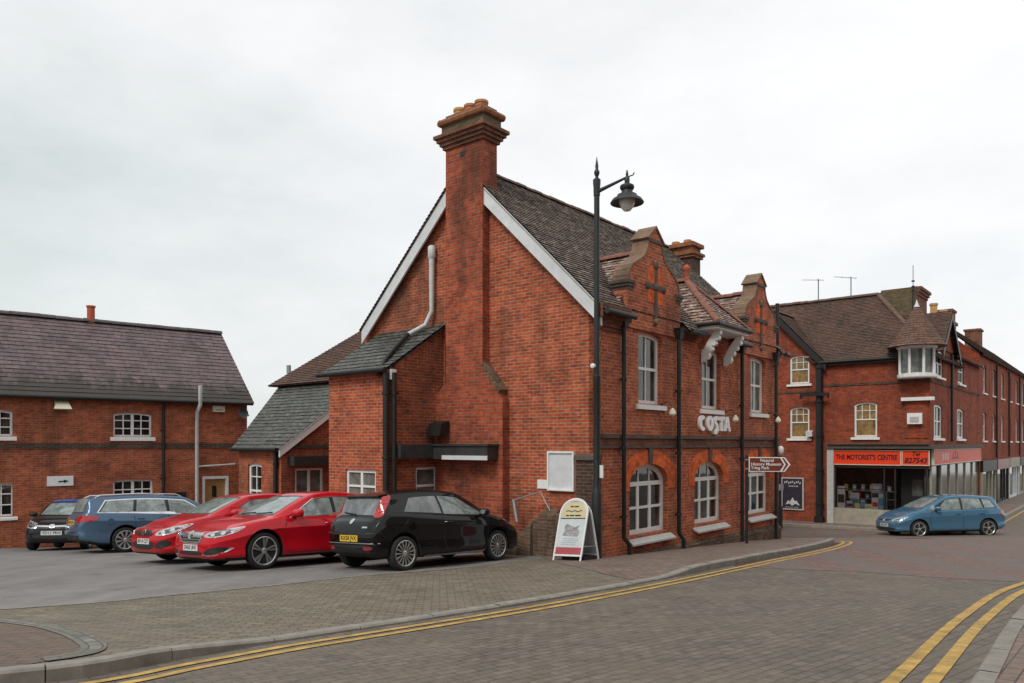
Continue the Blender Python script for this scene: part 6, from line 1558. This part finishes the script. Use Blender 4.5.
def face_front(c, kind):
    """grille, lights and lower openings of a nose turned towards the viewer"""
    if kind == 'big':
        G_ = rnd_poly([(-.46, .715), (.46, .715), (.38, .58), (.26, .50), (-.26, .50), (-.38, .58)], 2)
        g = c.patch('grille', G_, 'front', 'chrome', 1, .008); c.patch('grille_mesh', c.grow(G_, -.028), 'front', 'trim', 1, .0115, parent=g)
        for z_ in (.545, .59, .635): c.line([(-.40 + .05 * k, z_) for k in range(17)], .016, 'front', 'grille_bar', 'chrome', 1, .014, parent=g)
        c.line([(-.43 + .0537 * k, .685 - .02 * (1 - abs(k - 8) / 8)) for k in range(17)], .05, 'front', 'grille_bar', 'chrome', 1, .016, parent=g)
        c.patch('badge', [(.075 * math.cos(t), .665 + .065 * math.sin(t)) for t in [2 * math.pi * k / 16 for k in range(16)]], 'front', 'chrome', 1, .024)
        for sg in (1, -1):
            h = c.patch('headlight', rnd_poly([(-.34, .635), (-.30, .70), (.02, .765), (.30, .815), (.40, .82), (.26, .72), (.06, .65), (-.16, .615)], 2), 'fcorner', 'lamp_clear', sg, .007)
            c.patch('lamp_unit', rnd_poly([(-.26, .65), (-.22, .69), (.02, .735), (.18, .76), (.08, .69), (-.12, .64)], 2), 'fcorner', 'lamp_dark', sg, .010, parent=h)
            for a_, z_ in ((-.15, .672), (.03, .70)): c.patch('reflector', [(a_ + .042 * math.cos(t), z_ + .030 * math.sin(t)) for t in [2 * math.pi * k / 14 for k in range(14)]], 'fcorner', 'chrome', sg, .014, parent=h)
            v = c.patch('lower_vent', rnd_poly([(sg * .44, .325), (sg * .56, .42), (sg * .80, .47), (sg * .83, .40), (sg * .70, .32)], 1), 'front', 'trim', 1, .006)
            c.line([(sg * .42, .315), (sg * .58, .30), (sg * .72, .31), (sg * .80, .36), (sg * .835, .44)], .020, 'front', 'vent_trim', 'chrome', 1, .012, parent=v)
        c.patch('lower_grille', rnd_poly([(-.40, .30), (.40, .30), (.42, .375), (-.42, .375)], 1), 'front', 'trim', 1, .006)
    else:
        G_ = rnd_poly([(-.42, .70), (.42, .70), (.40, .63), (.25, .585), (-.25, .585), (-.40, .63)], 2)
        g = c.patch('grille', G_, 'front', 'trim', 1, .008)
        c.line([(-.40 + .05 * k, .665 - .015 * (1 - abs(k - 8) / 8)) for k in range(17)], .04, 'front', 'grille_bar', 'chrome', 1, .012, parent=g)
        c.patch('badge', [(.07 * math.cos(t), .655 + .06 * math.sin(t)) for t in [2 * math.pi * k / 16 for k in range(16)]], 'front', 'chrome', 1, .02)
        for sg in (1, -1):
            h = c.patch('headlight', rnd_poly([(-.30, .60), (-.26, .68), (.04, .775), (.32, .835), (.44, .845), (.28, .73), (.08, .64), (-.14, .595)], 2), 'fcorner', 'lamp_clear', sg, .007)
            c.patch('lamp_unit', rnd_poly([(-.22, .63), (-.18, .675), (.04, .745), (.20, .78), (.10, .69), (-.10, .625)], 2), 'fcorner', 'lamp_dark', sg, .010, parent=h)
            for a_, z_ in ((-.11, .66), (.06, .715)): c.patch('reflector', [(a_ + .045 * math.cos(t), z_ + .034 * math.sin(t)) for t in [2 * math.pi * k / 14 for k in range(14)]], 'fcorner', 'chrome', sg, .014, parent=h)
            c.patch('lower_vent', rnd_poly([(sg * .50, .34), (sg * .55, .45), (sg * .74, .53), (sg * .78, .44), (sg * .70, .33)], 1), 'front', 'trim', 1, .006)
        c.patch('lower_grille', rnd_poly([(-.44, .31), (.44, .31), (.50, .47), (-.50, .47)], 1), 'front', 'trim', 1, .006)

# ---- bright red liftback, nose towards us
RD = paint('red_car_paint', (.56, .006, .018), .3)
ub = -U
sp = spec(4.84, 1.86, 1.50, 2.74, 1.0, .348, 1.25, 2.15, .82, 1.0, 3.85, 1.02, .22, nose=.66, belt0=.955, beltr=.07, rt=[(4.25, 1.19)])
cin = Car('parked_car', 'bright red saloon with wide chrome grille and twisted spoke wheels beside the black hatchback', sp, (-4.69, 14.5), 'front', 1, math.atan2(-U.y, -U.x), RD, 'cars parked beside the corner building')
c = cin
c.glass([c.sidewin(1.62, 2.2, 2.62, 2.62, .02, .07), c.sidewin(2.70, 2.72, 3.35, 3.45, .02, .07), c.sidewin(3.50, 3.42, 3.74, 3.98, .03, .09)], 'chrome', band=c.sidewin(1.60, 2.19, 3.76, 4.02, .015, .065, 24))
c.screen('front', 1.03, 1.37, .66, .54); c.screen('rear', 1.10, 1.36, .58, .52, name='rear_window')
c.wheels('twist', 'rim', 5, .76); face_front(c, 'big'); c.plate('front', .435, 'OV63 UNT')
c.mirrors(1.66, 1.0, size=1.15); c.handles([2.48, 3.42], .84)
c.seams([[(1.50, .93), (1.42, .75), (1.46, .38), (1.56, .29), (2.56, .29), (2.64, .45), (2.66, .94)], [(2.66, .35), (2.70, .29), (3.34, .29), (3.5, .62), (3.56, .95)]])
c.line([(-.80, .80), (-.60, .73), (-.3, .735), (0, .74), (.3, .735), (.60, .73), (.80, .80)], .008, 'front', 'bonnet_seam', 'trim', 1, .003)
for sg in (1, -1): c.patch('taillight', rnd_poly([(4.45, .78), (4.55, .9), (4.80, .85), (4.76, .75)], 1), 'side', 'lamp_red', sg, .006); c.patch('side_repeater', [(1.22, .74), (1.34, .75), (1.33, .765), (1.22, .755)], 'side', 'chrome', sg, .004)
for dy in (-.42, .12):
    m = MB(); a = c.cast('front', dy, 1.035)[0]; b = c.cast('front', dy + .45, 1.06)[0]; m.tube([a + Vector((.02, 0, .01)), b + Vector((.02, 0, .01))], .011, 6); c.mesh(m, 'wiper', 'trim')

# ---- darker red five-door hatch beyond it
RD2 = paint('second_red_paint', (.50, .010, .016), .3)
sp = spec(4.42, 1.81, 1.50, 2.685, .93, .328, 1.08, 1.98, .84, 1.02, 3.85, 1.0, .22, nose=.66, belt0=.965, beltr=.09)
p = Vector((-4.69, 14.5)) + V * 2.52 + U * .20 + Vector((0, 0))
c = Car('parked_car', 'red five door hatchback between the blue estate and the chrome grilled red saloon', sp, (p.x, p.y), 'front', 1, math.atan2(-U.y, -U.x), RD2, 'cars parked beside the corner building')
c.glass([c.sidewin(1.50, 2.05, 2.50, 2.48, .02, .07), c.sidewin(2.56, 2.60, 3.30, 3.42, .02, .07)], 'trim', band=c.sidewin(1.48, 2.04, 3.34, 3.50, .015, .065, 24))
c.screen('front', 1.05, 1.37, .64, .53); c.screen('rear', 1.08, 1.34, .56, .52, name='rear_window')
c.wheels('five', 'rim', 7, .72); face_front(c, 'slim'); c.plate('front', .475, 'BV14 CZY')
c.mirrors(1.52, 1.0, size=1.1); c.handles([2.35, 3.25], .86)
c.seams([[(1.36, .94), (1.30, .75), (1.34, .38), (1.44, .28), (2.44, .28), (2.52, .45), (2.54, .95)], [(2.54, .35), (2.58, .28), (3.2, .28), (3.36, .6), (3.42, .97)]])
c.line([(-.78, .83), (-.60, .72), (-.3, .715), (0, .715), (.3, .715), (.60, .72), (.78, .83)], .008, 'front', 'bonnet_seam', 'trim', 1, .003)
for sg in (1, -1): c.patch('taillight', rnd_poly([(4.0, .86), (4.1, 1.0), (4.36, .95), (4.34, .82)], 1), 'side', 'lamp_red', sg, .006)

# ---- steel-blue estate, tail towards us
BL = paint('steel_blue_paint', (.085, .15, .235), .3, .3)
sp = spec(4.70, 1.81, 1.53, 2.685, .93, .328, 1.08, 1.98, .84, 1.0, 4.42, 1.0, .14, belt0=.96, beltr=.08)
c = Car('parked_car', 'steel blue estate car with silver roof rails, tail towards the viewer, beside the cottage', sp, (-10.16, 20.1), 'rear', -1, R(43), BL, 'cars parked beside the corner building')
for sg in (1, -1): c.patch('window_trim', c.grow(c.sidewin(1.48, 2.05, 4.06, 4.26, .02, .07, 20), .03), 'side', 'chrome', sg, .0018); c.patch('pillar_trim', c.grow(c.sidewin(1.48, 2.05, 4.06, 4.26, .02, .07, 20), .002), 'side', 'trim', sg, .004)
c.glass([c.sidewin(1.50, 2.05, 2.50, 2.48, .02, .07), c.sidewin(2.56, 2.60, 3.30, 3.36, .02, .07), c.sidewin(3.44, 3.38, 4.03, 4.22, .03, .075)], None)
c.screen('front', 1.03, 1.39, .64, .53); c.screen('rear', 1.06, 1.40, .54, .50, 'car_glass', 'rear_window')
c.wheels('five', 'rim', 10, .72); c.plate('rear', .80, 'KN62 LRD')
for sg in (1, -1):
    c.patch('taillight', rnd_poly([(-.38, .80), (-.40, .93), (-.05, .985), (.22, .97), (.30, .90), (.10, .81)], 2), 'rcorner', 'lamp_red', sg, .008)
    m = MB(); m.tube([c.cast('top', 2.1, sg * .52)[0], c.cast('top', 2.25, sg * .53)[0] + Vector((0, 0, .05)), c.cast('top', 3.2, sg * .53)[0] + Vector((0, 0, .045)), c.cast('top', 4.15, sg * .52)[0] + Vector((0, 0, .05)), c.cast('top', 4.3, sg * .51)[0]], .017, 8); c.mesh(m, 'roof_rail', 'chrome')
c.line([(-.62 + .0775 * k, .735) for k in range(17)], .022, 'rear', 'chrome_strip', 'chrome', 1, .010)
c.line([(-.60 + .075 * k, .545) for k in range(17)], .02, 'rear', 'bumper_strip', 'chrome', 1, .010)
c.patch('lower_bumper', [(-.62, .33), (.62, .33), (.66, .47), (-.66, .47)], 'rear', 'trim', 1, .006)
c.mirrors(1.52, 1.0); c.handles([2.35, 3.25], .88)
c.seams([[(1.36, .94), (1.30, .75), (1.34, .38), (1.44, .28), (2.44, .28), (2.52, .45), (2.54, .95)], [(2.54, .35), (2.58, .28), (3.2, .28), (3.36, .6), (3.42, .97)]])
m = MB(); pp = c.cast('side', 3.98, .82, -1)[0]; m.lathe(pp, [(.08, -.005), (.08, .004)], 18, axis=Vector((0, -1, 0))); c.mesh(m, 'fuel_flap', BL)

# ---- dark car with a blue roof at the left edge
DK = paint('dark_car_paint', (.012, .013, .016), .3)
sp = spec(3.50, 1.62, 1.48, 2.22, .74, .295, .92, 1.66, .80, .97, 3.25, .95, .14, belt0=.92, beltr=.08)
c = Car('parked_car', 'dark small car with bright blue roof facing out at the far left', sp, (-12.15, 22.0), 'front', 1, R(-76), DK, 'cars parked beside the corner building')
c.glass([c.sidewin(1.20, 1.74, 2.16, 2.12, .02, .07), c.sidewin(2.22, 2.27, 2.8, 2.95, .03, .07)])
c.screen('front', 1.0, 1.33, .60, .50); c.screen('rear', 1.02, 1.30, .52, .48, name='rear_window')
c.wheels('five', 'rim', 6, .70); face_front(c, 'slim'); c.plate('front', .475, 'YD11 FKH')
c.mirrors(1.28, .96); c.handles([2.05], .83)
M['roof_blue'] = paint('blue_roof_paint', (.02, .10, .42), .3)
xs_ = [1.62 + .1 * k for k in range(16)]
c.patch('roof_panel', [(x, -.50) for x in xs_] + [(x, .50) for x in xs_[::-1]], 'top', 'roof_blue', 1, .005)
c.seams([[(1.12, .92), (1.08, .7), (1.12, .36), (1.2, .27), (2.08, .27), (2.18, .5), (2.2, .93)]])

# ---- mid-blue car crossing the junction
BG = paint('mid_blue_paint', (.075, .185, .29), .28, .25)
sp = spec(4.34, 1.81, 1.57, 2.68, .86, .318, 1.0, 1.95, .86, 1.06, 3.95, 1.0, .18, nose=.66, belt0=.97, beltr=.08, raised=False)
c = Car('saloon_car', 'mid blue family car driving past the shop window', sp, (15.05, 28.2), 'front', 1, R(180 + 4), BG)
c.glass([c.sidewin(1.22, 1.40, 1.50, 1.50, .02, .04, 4), c.sidewin(1.58, 1.98, 2.52, 2.50, .02, .07), c.sidewin(2.58, 2.62, 3.32, 3.38, .02, .07), c.sidewin(3.44, 3.42, 3.72, 3.88, .03, .08)], 'trim', band=c.sidewin(1.20, 1.92, 3.74, 3.92, .015, .06, 24))
c.screen('front', 1.10, 1.44, .64, .52); c.screen('rear', 1.08, 1.42, .56, .52, name='rear_window')
c.wheels('twin', 'rim', 5, .72); c.plate('front', .45, 'LM65 XKP')
G_ = rnd_poly([(-.50, .68), (.50, .68), (.46, .61), (-.46, .61)], 2); g = c.patch('grille', G_, 'front', 'trim', 1, .007)
c.line([(-.48 + .06 * k, .615) for k in range(17)], .012, 'front', 'grille_bar', 'chrome', 1, .012, parent=g)
c.patch('badge', [(.065 * math.cos(t), .665 + .065 * math.sin(t)) for t in [2 * math.pi * k / 16 for k in range(16)]], 'front', 'chrome', 1, .014)
c.patch('lower_grille', rnd_poly([(-.60, .28), (.60, .28), (.66, .38), (-.66, .38)], 1), 'front', 'trim', 1, .006)
for sg in (1, -1):
    h = c.patch('headlight', rnd_poly([(-.30, .60), (-.28, .68), (.06, .76), (.30, .80), (.22, .70), (.0, .62)], 2), 'fcorner', 'lamp_clear', sg, .007)
    c.patch('lamp_unit', rnd_poly([(-.22, .63), (-.18, .67), (.08, .73), (.04, .66)], 2), 'fcorner', 'lamp_dark', sg, .010, parent=h)
    c.patch('taillight', rnd_poly([(3.98, .84), (4.04, .98), (4.28, .95), (4.27, .80)], 1), 'side', 'lamp_red', sg, .006)
c.mirrors(1.52, 1.03, size=1.1); c.handles([2.35, 3.25], .87)
c.seams([[(1.36, .96), (1.28, .75), (1.32, .38), (1.42, .28), (2.46, .28), (2.54, .45), (2.55, .96)], [(2.55, .35), (2.6, .28), (3.15, .28), (3.32, .6), (3.42, .98)]])

# ------------------------------------------------------------------ sky, light, camera
w = bpy.data.worlds.new('World'); sc.world = w; w.use_nodes = True
nt = w.node_tree; nt.nodes.clear()
out = nt.nodes.new('ShaderNodeOutputWorld'); bg = nt.nodes.new('ShaderNodeBackground')
sky = nt.nodes.new('ShaderNodeTexSky'); sky.sky_type = 'NISHITA'; sky.sun_disc = False
SUN_EL, SUN_AZ = R(48), R(215)                  # azimuth measured clockwise from +Y
sky.sun_elevation = SUN_EL; sky.sun_rotation = SUN_AZ; sky.dust_density = 3; sky.air_density = 1
tc_ = nt.nodes.new('ShaderNodeTexCoord')
# the overcast: two soft noise layers, a little brighter to the right of the view
mp = nt.nodes.new('ShaderNodeMapping'); mp.inputs['Scale'].default_value = (1.0, 1.0, 2.4); mp.inputs['Location'].default_value = (.3, .1, .4)
nt.links.new(tc_.outputs['Generated'], mp.inputs[0])
n1 = noise(nt, mp.outputs[0], 1.9, 7, .6)
dt = N(nt, 'ShaderNodeVectorMath', operation='DOT_PRODUCT'); dt.inputs[1].default_value = (.75, .45, .45)
nt.links.new(tc_.outputs['Generated'], dt.inputs[0])
a1 = N(nt, 'ShaderNodeMath', operation='MULTIPLY_ADD'); a1.inputs[1].default_value = .55; nt.links.new(dt.outputs['Value'], a1.inputs[0]); nt.links.new(n1, a1.inputs[2])
cloud = ramp(nt, a1.outputs[0], [(.36, (5.7, 6.25, 6.15)), (.55, (6.9, 7.3, 7.25)), (.78, (8.3, 8.4, 8.45)), (1.0, (9.4, 9.4, 9.3))])
r_ = cloud.node.color_ramp
# (colour ramps clamp at 1: keep the ramp in 0..1 and scale after)
for e in r_.elements: e.color = tuple(v / 10 for v in e.color[:3]) + (1,)
sc_ = N(nt, 'ShaderNodeVectorMath', operation='SCALE'); sc_.inputs['Scale'].default_value = 10; nt.links.new(cloud, sc_.inputs[0])
cm = mix(nt, .9, sky.outputs[0], sc_.outputs[0])
nt.links.new(cm, bg.inputs[0]); bg.inputs[1].default_value = .108; nt.links.new(bg.outputs[0], out.inputs[0])
sl = bpy.data.lights.new('sun', 'SUN'); sl.energy = 1.5; sl.angle = R(18); sl.color = (1, .97, .92)
so = bpy.data.objects.new('sun', sl); col.objects.link(so); so.location = (0, -5, 20)
sdv = Vector((math.sin(SUN_AZ) * math.cos(SUN_EL), math.cos(SUN_AZ) * math.cos(SUN_EL), math.sin(SUN_EL)))
so.rotation_euler = (-sdv).to_track_quat('-Z', 'Y').to_euler()
cam = bpy.data.cameras.new('camera'); co = bpy.data.objects.new('camera', cam); col.objects.link(co)
co.location = (0, 0, CAMZ); co.rotation_euler = (R(90), 0, 0)
cam.sensor_width = 36; cam.lens = 765 / 1024 * 36; cam.shift_y = 102.5 / 1024; cam.clip_end = 500; cam.clip_start = .1
sc.camera = co
sc.view_settings.view_transform = 'Standard'; sc.view_settings.look = 'None'; sc.view_settings.exposure = .12; sc.view_settings.gamma = 1
sc.view_settings.use_curve_mapping = False
